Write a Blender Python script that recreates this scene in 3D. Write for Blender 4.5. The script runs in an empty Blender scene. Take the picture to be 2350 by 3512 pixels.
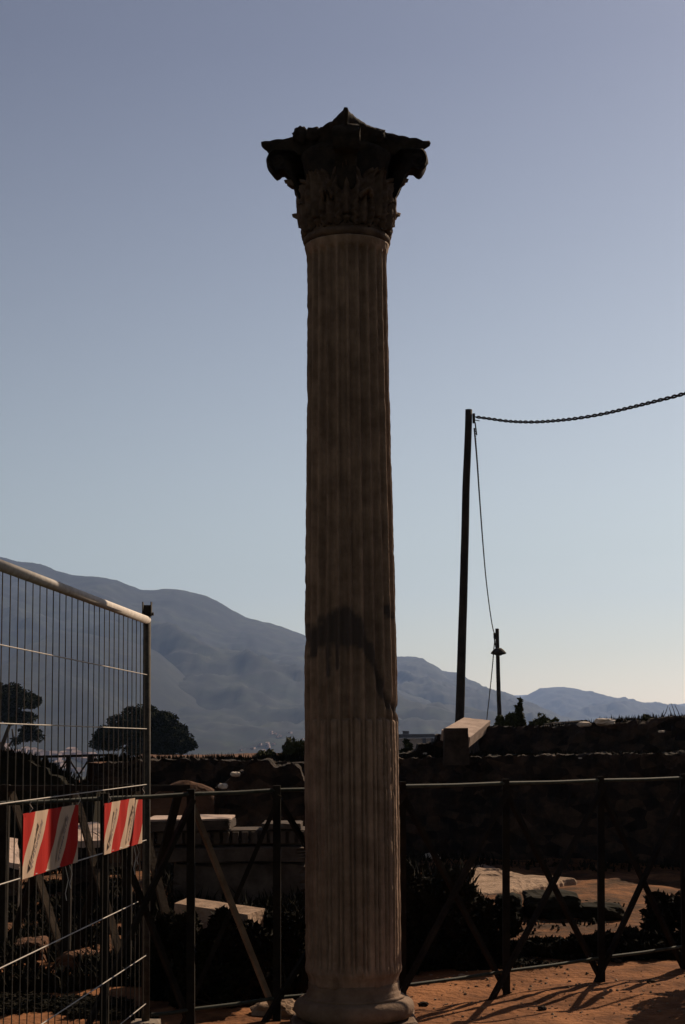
import bpy, math, random
import numpy as np
from mathutils import Vector, Matrix, noise

S = bpy.context.scene
COL = S.collection
R = math.radians

# ------------------------------------------------------------------ camera
CAM_H, PITCH, ROLL, F = 1.6, R(8.4), R(0.5), 5350.0
XL = Vector((1, 0, 0)); YL = Vector((0, -math.sin(PITCH), math.cos(PITCH))); FW = Vector((0, math.cos(PITCH), math.sin(PITCH)))
RIGHT = math.cos(ROLL) * XL - math.sin(ROLL) * YL
UP = math.sin(ROLL) * XL + math.cos(ROLL) * YL
cd = bpy.data.cameras.new('camera'); cam = bpy.data.objects.new('camera', cd); COL.objects.link(cam)
m = Matrix((RIGHT, UP, -FW)).transposed().to_4x4(); m.translation = (0, 0, CAM_H); cam.matrix_world = m
cd.sensor_fit = 'VERTICAL'; cd.sensor_height = 36; cd.lens = 36 * F / 3512; cd.clip_start = 0.1; cd.clip_end = 40000
S.camera = cam

def ray(u, v):
    return RIGHT * ((u - 1175) / F) + UP * ((1756 - v) / F) + FW
def at(u, v, D):                       # the point seen in that direction, D metres ahead
    r = ray(u, v); return Vector((0, 0, CAM_H)) + r * (D / r.y)
def on_z(u, v, z):
    r = ray(u, v); return Vector((0, 0, CAM_H)) + r * ((z - CAM_H) / r.z)

# ------------------------------------------------------------------ sky, sun, exposure
AZ, EL = R(36), R(35)
w = bpy.data.worlds.new('World'); S.world = w; w.use_nodes = True
wn, wl = w.node_tree.nodes, w.node_tree.links
bg = wn['Background']
sky = wn.new('ShaderNodeTexSky'); sky.sky_type = 'NISHITA'; sky.sun_disc = False
sky.sun_elevation = EL; sky.sun_rotation = AZ
sky.air_density = 1.2; sky.dust_density = 0.6; sky.ozone_density = 2.0; sky.altitude = 0
bg.inputs['Strength'].default_value = 0.05
gm = wn.new('ShaderNodeGamma'); gm.inputs['Gamma'].default_value = 1.5; wl.new(sky.outputs[0], gm.inputs['Color'])
tn = wn.new('ShaderNodeMix'); tn.data_type = 'RGBA'; tn.blend_type = 'MULTIPLY'; tn.inputs['Factor'].default_value = 1; tn.inputs['B'].default_value = (.375, .325, .317, 1)
hs = wn.new('ShaderNodeHueSaturation'); hs.inputs['Saturation'].default_value = .55; wl.new(gm.outputs[0], hs.inputs['Color'])
wtc = wn.new('ShaderNodeTexCoord'); wsp = wn.new('ShaderNodeSeparateXYZ'); wl.new(wtc.outputs['Generated'], wsp.inputs[0])      # dusty lilac higher up, clean near the horizon
wmr = wn.new('ShaderNodeMapRange'); wmr.inputs['From Max'].default_value = .42; wl.new(wsp.outputs['Z'], wmr.inputs['Value'])
wmx = wn.new('ShaderNodeMix'); wmx.data_type = 'RGBA'; wl.new(wmr.outputs[0], wmx.inputs['Factor'])
wmx.inputs['A'].default_value = (1.25, 1.33, 1.13, 1); wmx.inputs['B'].default_value = (.675, .727, .775, 1)
wm2 = wn.new('ShaderNodeMix'); wm2.data_type = 'RGBA'; wm2.blend_type = 'MULTIPLY'; wm2.inputs['Factor'].default_value = 1
wl.new(hs.outputs[0], wm2.inputs['A']); wl.new(wmx.outputs['Result'], wm2.inputs['B']); wl.new(wm2.outputs['Result'], tn.inputs['A']); wl.new(tn.outputs['Result'], bg.inputs['Color'])
sd = bpy.data.lights.new('sun', 'SUN'); sun = bpy.data.objects.new('sun', sd); COL.objects.link(sun)
sd.energy = 5.0; sd.angle = R(0.5); sd.color = (1.0, 0.80, 0.58)
SUN = Vector((math.sin(AZ) * math.cos(EL), math.cos(AZ) * math.cos(EL), math.sin(EL)))
sun.rotation_euler = SUN.to_track_quat('Z', 'Y').to_euler(); sun.location = (20, 30, 25)
S.view_settings.view_transform = 'Standard'; S.view_settings.look = 'None'
S.view_settings.exposure = 0.5; S.view_settings.gamma = 1.0; S.view_settings.use_curve_mapping = False
S.cycles.max_bounces = 6; S.cycles.volume_bounces = 0; S.cycles.volume_step_rate = 4
GZ = -0.12                              # the ground round the column

# ------------------------------------------------------------------ helpers
class MB:
    def __init__(s): s.v = []; s.f = []
    def add(s, verts, faces):
        o = len(s.v); s.v += [tuple(p) for p in verts]; s.f += [tuple(i + o for i in f) for f in faces]
    def box(s, c, ax, ay, az):          # centre and three half-axis vectors
        c, ax, ay, az = map(Vector, (c, ax, ay, az))
        P = [c + i * ax + j * ay + k * az for k in (-1, 1) for j in (-1, 1) for i in (-1, 1)]
        F_ = [(0, 2, 3, 1), (4, 5, 7, 6), (0, 1, 5, 4), (2, 6, 7, 3), (0, 4, 6, 2), (1, 3, 7, 5)]
        if ax.cross(ay).dot(az) < 0: F_ = [f[::-1] for f in F_]
        s.add(P, F_)
    def beam(s, a, b, wx, wy, up=(0, 0, 1)):
        a, b = Vector(a), Vector(b); d = b - a; up = Vector(up)
        if abs(d.normalized().dot(up)) > .95: up = Vector((0, 1, 0))
        x = d.cross(up).normalized() * wx / 2; y = x.cross(d).normalized() * wy / 2
        s.box((a + b) / 2, x, y, d / 2)
    def tube(s, path, r, n=8, cap=True):
        path = [Vector(p) for p in path]; rs = r if hasattr(r, '__len__') else [r] * len(path)
        V, Fc = [], []; prev = None
        for i, p in enumerate(path):
            t = (path[min(i + 1, len(path) - 1)] - path[max(i - 1, 0)]).normalized()
            if prev is None:
                ref = Vector((0, 0, 1)) if abs(t.z) < .9 else Vector((1, 0, 0)); prev = t.cross(ref).normalized()
            prev = (prev - t * prev.dot(t)).normalized(); q = t.cross(prev)
            for k in range(n):
                a = 2 * math.pi * k / n; V.append(p + (prev * math.cos(a) + q * math.sin(a)) * rs[i])
        for i in range(len(path) - 1):
            for k in range(n):
                k2 = (k + 1) % n; Fc.append((i * n + k, i * n + k2, (i + 1) * n + k2, (i + 1) * n + k))
        if cap: Fc.append(tuple(range(n))[::-1]); Fc.append(tuple((len(path) - 1) * n + k for k in range(n)))
        s.add(V, Fc)
    def lathe(s, prof, n=64, c=(0, 0, 0), wob=0.0, seed=0):
        V, Fc = [], []
        for r, z in prof:
            for k in range(n):
                a = 2 * math.pi * k / n; rr = r
                if wob: rr += wob * noise.fractal(Vector((math.cos(a) * r * 9 + seed, math.sin(a) * r * 9, z * 9)), 1, 2, 4)
                V.append((c[0] + rr * math.cos(a), c[1] + rr * math.sin(a), c[2] + z))
        for i in range(len(prof) - 1):
            for k in range(n):
                k2 = (k + 1) % n; Fc.append((i * n + k, i * n + k2, (i + 1) * n + k2, (i + 1) * n + k))
        Fc.append(tuple(range(n))[::-1]); Fc.append(tuple((len(prof) - 1) * n + k for k in range(n)))
        s.add(V, Fc)
    def grid(s, P, closed_u=False):     # P[i][j]
        n, mm = len(P), len(P[0]); V = [p for row in P for p in row]; Fc = []
        for i in range(n - 1):
            for j in range(mm if closed_u else mm - 1):
                j2 = (j + 1) % mm; Fc.append((i * mm + j, i * mm + j2, (i + 1) * mm + j2, (i + 1) * mm + j))
        s.add(V, Fc)
    def build(s, name, mat, parent=None, smooth=False, loc=None):
        me = bpy.data.meshes.new(name); me.from_pydata(s.v, [], s.f); me.update()
        if smooth: me.polygons.foreach_set('use_smooth', [True] * len(me.polygons))
        for mt in (mat if isinstance(mat, (list, tuple)) else [mat]): me.materials.append(mt)
        o = bpy.data.objects.new(name, me); COL.objects.link(o)
        if parent: o.parent = parent
        if loc is not None: o.location = loc
        return o

def tag(o, label=None, cat=None, group=None, kind=None):
    for k, v in (('label', label), ('category', cat), ('group', group), ('kind', kind)):
        if v: o[k] = v
    return o
def empty(name, loc, label, cat, group=None):
    o = bpy.data.objects.new(name, None); COL.objects.link(o); o.location = loc; o.empty_display_size = .2
    return tag(o, label, cat, group)
def rel(o, part):                       # keep world coordinates of a part built in world space
    part.parent = o; part.location = -Vector(o.location); return part

def fbm(p, sc, oc=4): return noise.fractal(Vector(p) * sc, 1.0, 2.0, oc)
def mat(name, c1, c2, scale=8, rough=.85, bump=.3, bscale=None, detail=8, metal=0, spec=.1, lo=.35, hi=.65, dist=.01):
    mt = bpy.data.materials.new(name); mt.use_nodes = True; N, L = mt.node_tree.nodes, mt.node_tree.links
    b = N['Principled BSDF']; b.inputs['Roughness'].default_value = rough; b.inputs['Metallic'].default_value = metal
    b.inputs['Specular IOR Level'].default_value = spec
    tc = N.new('ShaderNodeTexCoord'); n1 = N.new('ShaderNodeTexNoise'); n1.inputs['Scale'].default_value = scale
    n1.inputs['Detail'].default_value = detail; n1.inputs['Roughness'].default_value = .65
    rp = N.new('ShaderNodeValToRGB'); rp.color_ramp.elements[0].position = lo; rp.color_ramp.elements[1].position = hi
    rp.color_ramp.elements[0].color = (*c1, 1); rp.color_ramp.elements[1].color = (*c2, 1)
    L.new(tc.outputs['Object'], n1.inputs['Vector']); L.new(n1.outputs['Fac'], rp.inputs[0]); L.new(rp.outputs[0], b.inputs['Base Color'])
    if bump:
        n2 = N.new('ShaderNodeTexNoise'); n2.inputs['Scale'].default_value = bscale or scale * 4; n2.inputs['Detail'].default_value = 8
        bp = N.new('ShaderNodeBump'); bp.inputs['Strength'].default_value = bump; bp.inputs['Distance'].default_value = dist
        L.new(tc.outputs['Object'], n2.inputs['Vector']); L.new(n2.outputs['Fac'], bp.inputs['Height']); L.new(bp.outputs[0], b.inputs['Normal'])
    return mt

# ------------------------------------------------------------------ materials
M = {}
M['marble'] = mat('weathered_marble', (.150, .096, .066), (.262, .172, .120), 7, .85, .6, 40, spec=.08)
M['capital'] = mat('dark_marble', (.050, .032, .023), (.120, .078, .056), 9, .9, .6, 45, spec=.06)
M['base_stone'] = mat('pale_base_marble', (.105, .067, .045), (.19, .125, .086), 7, .85, .5, 40, spec=.08)
M['shaded_stone'] = mat('shade_tone_marble', (.010, .008, .007), (.036, .026, .020), 11, .95, .6, 45, spec=.05)  # near-black: overhang shade put into the upper capital's stone colour
M['stone'] = mat('pale_stone', (.27, .19, .15), (.42, .31, .25), 5, .85, .5, 30)
M['white_stone'] = mat('white_stone', (.40, .33, .27), (.55, .47, .40), 4, .85, .4, 20)
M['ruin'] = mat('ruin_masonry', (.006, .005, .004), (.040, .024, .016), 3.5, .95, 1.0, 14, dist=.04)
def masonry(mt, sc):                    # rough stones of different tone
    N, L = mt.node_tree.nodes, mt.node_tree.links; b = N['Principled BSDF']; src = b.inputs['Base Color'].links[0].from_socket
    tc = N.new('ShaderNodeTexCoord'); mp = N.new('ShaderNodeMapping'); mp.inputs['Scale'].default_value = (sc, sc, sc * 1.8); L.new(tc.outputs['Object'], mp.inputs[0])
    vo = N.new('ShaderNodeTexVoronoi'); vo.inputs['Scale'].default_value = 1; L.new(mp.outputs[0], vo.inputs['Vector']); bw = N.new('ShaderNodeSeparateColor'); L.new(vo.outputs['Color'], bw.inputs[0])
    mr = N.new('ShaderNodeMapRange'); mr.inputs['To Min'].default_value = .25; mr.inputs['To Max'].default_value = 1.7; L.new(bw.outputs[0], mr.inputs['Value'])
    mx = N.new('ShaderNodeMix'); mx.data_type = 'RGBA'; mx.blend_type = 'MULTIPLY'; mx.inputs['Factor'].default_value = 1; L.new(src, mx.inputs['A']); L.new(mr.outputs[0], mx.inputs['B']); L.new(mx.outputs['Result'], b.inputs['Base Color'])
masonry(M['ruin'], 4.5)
M['earth'] = mat('red_earth', (.085, .034, .014), (.240, .102, .043), 2.5, .95, .9, 18, dist=.03, spec=.05)
def two_covers():                       # bare red earth on the dig, dark scrub and orchards on the plain beyond it
    mt = M['earth'].copy(); mt.name = 'plain_and_earth'; N, L = mt.node_tree.nodes, mt.node_tree.links; b = N['Principled BSDF']
    src = b.inputs['Base Color'].links[0].from_socket; tc = N.new('ShaderNodeTexCoord'); ln = N.new('ShaderNodeVectorMath'); ln.operation = 'LENGTH'; L.new(tc.outputs['Object'], ln.inputs[0])
    nz = N.new('ShaderNodeTexNoise'); nz.inputs['Scale'].default_value = .08; nz.inputs['Detail'].default_value = 8; L.new(tc.outputs['Object'], nz.inputs['Vector'])
    ad = N.new('ShaderNodeMath'); ad.operation = 'MULTIPLY_ADD'; ad.inputs[1].default_value = 30; L.new(nz.outputs['Fac'], ad.inputs[0]); L.new(ln.outputs['Value'], ad.inputs[2])
    mr = N.new('ShaderNodeMapRange'); mr.inputs['From Min'].default_value = 42; mr.inputs['From Max'].default_value = 58; L.new(ad.outputs[0], mr.inputs['Value'])
    sx = N.new('ShaderNodeSeparateXYZ'); L.new(tc.outputs['Object'], sx.inputs[0]); n4 = N.new('ShaderNodeTexNoise'); n4.inputs['Scale'].default_value = 1.1; n4.inputs['Detail'].default_value = 9; L.new(tc.outputs['Object'], n4.inputs['Vector'])
    a4 = N.new('ShaderNodeMath'); a4.operation = 'MULTIPLY_ADD'; a4.inputs[1].default_value = 1.2; L.new(n4.outputs['Fac'], a4.inputs[0]); L.new(sx.outputs['Y'], a4.inputs[2])
    m4 = N.new('ShaderNodeMapRange'); m4.inputs['From Min'].default_value = 9.85; m4.inputs['From Max'].default_value = 9.6; L.new(a4.outputs[0], m4.inputs['Value'])   # made-up dark ground before the column, cuts bounce light on it
    x4 = N.new('ShaderNodeMix'); x4.data_type = 'RGBA'; L.new(m4.outputs[0], x4.inputs['Factor']); L.new(src, x4.inputs['A']); x4.inputs['B'].default_value = (.028, .026, .012, 1); src = x4.outputs['Result']
    n6 = N.new('ShaderNodeTexNoise'); n6.inputs['Scale'].default_value = 1.6; n6.inputs['Detail'].default_value = 10; n6.inputs['Roughness'].default_value = .7; L.new(tc.outputs['Object'], n6.inputs['Vector'])   # partial shade beyond the fence put into patchy dark soil colour
    r6 = N.new('ShaderNodeMapRange'); r6.inputs['From Min'].default_value = .36; r6.inputs['From Max'].default_value = .58; L.new(n6.outputs['Fac'], r6.inputs['Value'])
    y6 = N.new('ShaderNodeMapRange'); y6.inputs['From Min'].default_value = 12.2; y6.inputs['From Max'].default_value = 14; y6.inputs['To Max'].default_value = .93; L.new(sx.outputs['Y'], y6.inputs['Value'])
    k6 = N.new('ShaderNodeMath'); k6.operation = 'MULTIPLY'; L.new(r6.outputs[0], k6.inputs[0]); L.new(y6.outputs[0], k6.inputs[1])
    x6 = N.new('ShaderNodeMix'); x6.data_type = 'RGBA'; L.new(k6.outputs[0], x6.inputs['Factor']); L.new(src, x6.inputs['A']); x6.inputs['B'].default_value = (.034, .018, .009, 1); src = x6.outputs['Result']
    gr = N.new('ShaderNodeValToRGB'); gr.color_ramp.elements[0].color = (.018, .024, .012, 1); gr.color_ramp.elements[1].color = (.07, .06, .035, 1); L.new(nz.outputs['Fac'], gr.inputs[0])
    mx = N.new('ShaderNodeMix'); mx.data_type = 'RGBA'; L.new(mr.outputs[0], mx.inputs['Factor']); L.new(src, mx.inputs['A']); L.new(gr.outputs[0], mx.inputs['B']); L.new(mx.outputs['Result'], b.inputs['Base Color'])
    return mt
M['plain'] = two_covers()
M['dark_steel'] = mat('shade_tone_steel', (.030, .025, .021), (.070, .058, .048), 25, .8, .1, 60, spec=.1)  # post's shaded look put into a darker steel colour
M['dark_stone'] = mat('dark_brown_stone', (.020, .014, .010), (.055, .037, .027), 6, .95, .6, 25, spec=.05)  # even dark brown for the stump, small stones and far building
M['wire'] = mat('shade_tone_wire', (.035, .028, .022), (.065, .052, .042), 25, .8, 0, spec=.1)  # shaded copy of the wire metal, dark tone for upright wires
M['rail'] = mat('worn_green_rail', (.018, .019, .014), (.050, .050, .036), 12, .75, .1, 60, spec=.2)
M['plank'] = mat('sunlit_tone_plank', (.11, .072, .046), (.21, .142, .092), 6, .85, .4, 60, spec=.08)  # sunlit look of one brace put into a paler wood colour
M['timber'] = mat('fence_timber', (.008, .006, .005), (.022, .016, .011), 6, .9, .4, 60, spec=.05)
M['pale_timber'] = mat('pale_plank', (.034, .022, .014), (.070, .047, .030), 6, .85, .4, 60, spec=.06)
M['steel'] = mat('galvanised_steel', (.30, .26, .23), (.42, .37, .33), 20, .7, .08, 60, spec=.2)
M['pole'] = mat('pole_wood', (.018, .014, .012), (.04, .03, .024), 4, .85, .4, 30)
M['cable'] = mat('cable', (.008, .005, .004), (.022, .012, .010), 30, .85, 0, spec=.05)
M['leaf'] = mat('pine_needles', (.006, .009, .004), (.024, .028, .011), .8, .95, 0, spec=.05)
M['bush'] = mat('bush_leaves', (.018, .022, .008), (.055, .055, .018), 1.5, .85, 0)
M['bark'] = mat('bark', (.03, .02, .014), (.07, .045, .03), 4, .9, .6, 20)
M['weed'] = mat('dry_weeds', (.004, .004, .002), (.016, .012, .006), 2, .95, 0, spec=.05)
M['rock'] = mat('limestone_rock', (.15, .095, .06), (.31, .21, .145), 3, .95, .9, 16, dist=.04)
M['wall_paint'] = mat('house_walls', (.26, .185, .165), (.40, .30, .27), .15, .9, 0)
M['roof'] = mat('roof_tiles', (.22, .15, .12), (.32, .23, .19), .3, .9, 0)
M['concrete'] = mat('concrete', (.14, .11, .09), (.24, .19, .15), 14, .9, .5, 60)

# ------------------------------------------------------------------ ground, hills
def axis(dense0, dense1, step, lo, hi, g=1.16):
    a = list(np.arange(dense0, dense1 + 1e-6, step)); d = step; x = dense0
    while x > lo: d *= g; x -= d; a.insert(0, max(x, lo))
    d = step; x = a[-1]
    while x < hi: d *= g; x += d; a.append(min(x, hi))
    return a
def ground_h(x, y):
    d = math.hypot(x, y - 10); near = min(1, max(0, (40 - d) / 20))
    h = GZ + near * (.035 * fbm((x, y, 0), .8) + .022 * fbm((x, y, 3), 3.2) + .007 * fbm((x, y, 7), 14, 3))
    if y > 14: h += near * .05 * fbm((x, y, 11), .5)
    if y > 62: q = min(1, (y - 62) / 200); h -= 25 * q * q * (3 - 2 * q)          # the dig lies on a plateau above the plain
    return h
g = MB(); xs, ys = axis(-7, 7, .09, -3900, 3900), axis(6.5, 24, .09, -150, 8900)
g.grid([[(x, y, ground_h(x, y)) for x in xs] for y in ys])
tag(g.build('ground', M['plain'], smooth=True), kind='structure')

SLOPES = []
def hill(name, crest, Dc, Df, mt, seed, amp, spur, n=300, rows=90, base=-27):
    u0, u1 = crest[0][0], crest[-1][0]; P = []
    us = [p[0] for p in crest]; vs = [p[1] for p in crest]
    for i in range(rows + 8):
        t = i / (rows - 1); row = []
        for j in range(n):
            u = u0 + (u1 - u0) * j / (n - 1); v = float(np.interp(u, us, vs)); c = at(u, v, Dc)
            D = Df + (Dc - Df) * t
            if t <= 1:
                k = math.sin(math.pi * min(1, t)) ** .8
                z = base + (c.z - base) * (t ** 1.15)
                q = (c.x / spur, D / (spur * 2.2), seed)
                z += k * amp * (abs(fbm(q, 1.0, 3)) * -2.0 + .55) + k * amp * .25 * fbm((c.x, D, seed), 6 / spur, 4)
                z += k * spur / 420 * (13 * (.35 - abs(fbm(q, 3.1, 4))) + 7 * fbm((c.x, D, seed), 16 / spur, 4))
                z += (1 - k) * Dc / F * 3 * fbm((c.x, D, seed + 5), 22 / spur, 3) * min(1, t * 3)
                z = min(z, CAM_H + (c.z - CAM_H) / Dc * D * (.985 if t < .97 else 1.0) + (0 if t < .97 else 99))
            else: z = c.z - (t - 1) * (c.z + 20) * 2.2
            row.append((c.x, D, z))
        P.append(row)
    b = MB(); b.grid(P); o = b.build(name, mt, smooth=True); SLOPES.append(o); return tag(o, kind='structure')
M['slope'] = mat('wooded_slope', (.001, .005, .003), (.019, .024, .013), .009, .95, 0, detail=14, lo=.44, hi=.64)
def forest(mt):                         # single tree crowns and clearings over the broad patches
    N, L = mt.node_tree.nodes, mt.node_tree.links; b = N['Principled BSDF']; src = b.inputs['Base Color'].links[0].from_socket
    tc = N.new('ShaderNodeTexCoord'); nz = N.new('ShaderNodeTexNoise'); nz.inputs['Scale'].default_value = .03; nz.inputs['Detail'].default_value = 6; L.new(tc.outputs['Object'], nz.inputs['Vector'])
    rp = N.new('ShaderNodeValToRGB'); rp.color_ramp.elements[0].position = .42; rp.color_ramp.elements[1].position = .62; rp.color_ramp.elements[0].color = (.35, .35, .35, 1); rp.color_ramp.elements[1].color = (1.5, 1.45, 1.3, 1)
    L.new(nz.outputs['Fac'], rp.inputs[0]); mx = N.new('ShaderNodeMix'); mx.data_type = 'RGBA'; mx.blend_type = 'MULTIPLY'; mx.inputs['Factor'].default_value = 1
    L.new(src, mx.inputs['A']); L.new(rp.outputs[0], mx.inputs['B']); L.new(mx.outputs['Result'], b.inputs['Base Color'])
forest(M['slope'])
M['low_slope'] = mat('wooded_foothill', (.001, .004, .003), (.012, .014, .008), .012, .95, 0, detail=14, lo=.42, hi=.66)  # darker wooded cover for the foothill
forest(M['low_slope'])
hill('mountain', [(-900, 1850), (-300, 1893), (-100, 1905), (0, 1910), (80, 1929), (140, 1934), (190, 1956), (250, 1972), (300, 1977), (340, 1978), (400, 1990), (480, 2021), (520, 2024),
     (570, 2021), (620, 2022), (660, 2032), (710, 2046), (750, 2064), (790, 2087), (840, 2115), (880, 2126), (920, 2135), (980, 2155), (1040, 2178), (1100, 2203), (1200, 2255), (1300, 2310), (1400, 2370), (1600, 2470), (1800, 2570)], 3600, 1500, M['slope'], 2.0, 48, 420)
hill('mountain', [(900, 2360), (1100, 2290), (1250, 2262), (1370, 2253), (1400, 2250), (1445, 2256), (1480, 2275), (1515, 2300), (1535, 2304), (1562, 2306), (1590, 2324), (1640, 2352), (1668, 2374), (1690, 2369), (1720, 2370), (1760, 2384), (1800, 2402), (1850, 2432), (1950, 2480), (2100, 2545)], 4300, 2300, M['slope'], 5.0, 42, 360)
hill('hill', [(1300, 2470), (1500, 2440), (1700, 2415), (1800, 2388), (1830, 2372), (1850, 2362), (1890, 2358), (1935, 2357), (1965, 2361), (2010, 2373), (2060, 2386), (2120, 2394), (2200, 2410), (2260, 2417), (2330, 2422), (2500, 2440), (2900, 2480)], 6200, 3600, M['slope'], 8.0, 50, 500)
hill('hill', [(1500, 2420), (1700, 2388), (1780, 2382), (1900, 2384), (2100, 2408), (2280, 2416), (2360, 2412), (2600, 2400), (3100, 2420)], 8200, 6600, M['slope'], 9.0, 30, 500, n=80, rows=20)
hill('foothill', [(200, 2160), (400, 2190), (500, 2215), (540, 2235), (600, 2285), (660, 2345), (720, 2392), (800, 2425), (860, 2447), (930, 2490), (1000, 2515), (1050, 2530), (1200, 2560)], 2500, 1300, M['low_slope'], 12.0, 20, 260, n=110, rows=30)

# air that fades the mountains
hz = MB(); hz.box((0, 4350, 407), (3950, 0, 0), (0, 4560, 0), (0, 0, 439))
hm = bpy.data.materials.new('air'); hm.use_nodes = True; hn = hm.node_tree.nodes; hn.remove(hn['Principled BSDF'])
pv = hn.new('ShaderNodeVolumePrincipled'); pv.inputs['Color'].default_value = (.35, .52, .95, 1); pv.inputs['Density'].default_value = 0.95e-4; pv.inputs['Anisotropy'].default_value = .3
hm.node_tree.links.new(pv.outputs[0], hn['Material Output'].inputs['Volume'])
tag(hz.build('haze', hm), kind='stuff')

# ------------------------------------------------------------------ the column
CX, CY = at(1213, 3300, 10.0).x, 10.0
col = empty('marble_column', (CX, CY, GZ), 'tall fluted marble column with a worn leafy capital, standing alone in the foreground', 'column')
RP = [(.12, .279), (.15, .280), (.175, .284), (.195, .299), (.22, .302), (.26, .2985), (.8, .299), (1.5, .299), (2.0, .2955), (2.6, .289), (3.2, .2805), (3.76, .272), (4.4, .2665), (4.74, .264), (4.80, .2675), (4.835, .276), (4.855, .281)]
rz, rr_ = [p[0] for p in RP], [p[1] for p in RP]
NF, SUB = 24, 12; na = NF * SUB
zz = sorted(set([round(a, 4) for a in list(np.arange(.12, .36, .02)) + list(np.arange(.36, 4.62, .022)) + list(np.arange(4.62, 4.856, .015)) + [1.735, 1.745, 1.755, 4.855]]))
V = np.zeros((len(zz), na, 3)); ST = np.zeros((len(zz), na))
def seg_d(px, pz, pts):
    best = 9
    for (ax, az, aw), (bx, bz, bw) in zip(pts, pts[1:]):
        t = max(0, min(1, ((px - ax) * (bx - ax) + (pz - az) * (bz - az)) / ((bx - ax) ** 2 + (bz - az) ** 2)))
        d = math.hypot(px - ax - t * (bx - ax), pz - az - t * (bz - az)) / (aw + t * (bw - aw)); best = min(best, d)
    return best
def PX(u, v): p = at(u, v, CY - .2); return (p.x - CX, p.z)
def seg(*q): return [(*PX(u, v), wd / F * 9.9) for u, v, wd in q]
stain_lines = [seg((1075, 2205, 26), (1090, 2180, 45), (1120, 2165, 62), (1165, 2150, 66), (1205, 2165, 60), (1228, 2195, 36), (1262, 2220, 20), (1285, 2270, 14), (1310, 2345, 13), (1335, 2410, 14), (1372, 2437, 14)),
               seg((1118, 2200, 14), (1119, 2318, 10)), seg((1153, 2200, 12), (1154, 2290, 9)), seg((1170, 2110, 22), (1190, 2095, 12)), seg((1228, 2150, 18), (1232, 2125, 9)),
               seg((1075, 2225, 14), (1060, 2250, 10)), seg((1330, 2080, 10), (1345, 2110, 12))]
for i, z in enumerate(zz):
    r0 = float(np.interp(z, rz, rr_))
    for k in range(na):
        a = 2 * math.pi * (k + .5) / na; ph = (k % SUB + .5) / SUB       # position across one flute
        x0, y0 = math.cos(a), math.sin(a); q = (x0 * .3 + 3, y0 * .3, z)
        rough = .003 * fbm(q, 6) + .0022 * fbm(q, 25, 3)
        e = abs(ph - .5) * 2                                              # 0 in the middle, 1 at the fillet
        open_d = .034 * math.sqrt(max(0, 1 - (e / .76) ** 2)) if e < .76 else 0
        fill_d = (.002 + .004 * e * e if e < .56 else (.019 if e < .80 else 0))
        jag = 1.742 + .012 * fbm((a * 3, 0, 0), 1.5, 3)
        k_top = min(1, max(0, (4.80 - z) / .05)); k_bot = min(1, max(0, (z - .20) / .05))
        d = fill_d if z < jag else open_d
        if abs(z - jag) < .012 and e < .78: d += .006
        d *= math.sqrt(k_top) * k_bot
        chip = max(0, fbm((x0 * .3, y0 * .3, z * .8), 7, 3) - .34) * .022 * (1 if e > .6 else .3)
        brk = 0
        if y0 < .6:
            px = x0 * r0
            if y0 < .55 and px > .15:                                     # the break at the right edge
                sd_ = seg_d(px, z, stain_lines[0][-4:]); brk = .020 * max(0, 1 - sd_ * .8)
            nz = .45 * fbm((px, z, 1), 11, 5)
            ds = min(seg_d(px, z, l) for l in stain_lines) + nz if (1.5 < z < 2.9 and y0 < .3) else 9
            ST[i, k] = max(0, min(1, (1.12 - ds) / .40))
        r = r0 - d + rough - chip - brk
        V[i, k] = (CX + r * x0, CY + r * y0, z)
sh = MB(); sh.grid([[tuple(p) for p in row] for row in V], closed_u=True)
sh.f += [tuple(range(na))[::-1], tuple((len(zz) - 1) * na + k for k in range(na))]
mm = M['marble'].copy(); mm.name = 'stained_marble'; N, L = mm.node_tree.nodes, mm.node_tree.links
at_ = N.new('ShaderNodeAttribute'); at_.attribute_name = 'stain'; mx = N.new('ShaderNodeMix'); mx.data_type = 'RGBA'
src = N['Principled BSDF'].inputs['Base Color'].links[0].from_socket
tc5 = N.new('ShaderNodeTexCoord'); mp5 = N.new('ShaderNodeMapping'); mp5.inputs['Scale'].default_value = (16, 16, 1.1); L.new(tc5.outputs['Object'], mp5.inputs[0])
n5 = N.new('ShaderNodeTexNoise'); n5.inputs['Scale'].default_value = 1; n5.inputs['Detail'].default_value = 9; n5.inputs['Roughness'].default_value = .7; L.new(mp5.outputs[0], n5.inputs['Vector'])
r5 = N.new('ShaderNodeMapRange'); r5.inputs['From Min'].default_value = .3; r5.inputs['From Max'].default_value = .7; r5.inputs['To Min'].default_value = .62; r5.inputs['To Max'].default_value = 1.28; L.new(n5.outputs['Fac'], r5.inputs['Value'])
m5 = N.new('ShaderNodeMix'); m5.data_type = 'RGBA'; m5.blend_type = 'MULTIPLY'; m5.inputs['Factor'].default_value = 1; L.new(src, m5.inputs['A']); L.new(r5.outputs[0], m5.inputs['B']); src = m5.outputs['Result']
L.new(at_.outputs['Fac'], mx.inputs['Factor']); L.new(src, mx.inputs['A']); mx.inputs['B'].default_value = (.075, .055, .046, 1)
L.new(mx.outputs['Result'], N['Principled BSDF'].inputs['Base Color'])
shaft = rel(col, sh.build('shaft', mm, smooth=True))
att = shaft.data.attributes.new('stain', 'FLOAT', 'POINT'); att.data.foreach_set('value', np.ascontiguousarray(ST.reshape(-1), dtype=np.float32))
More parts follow.
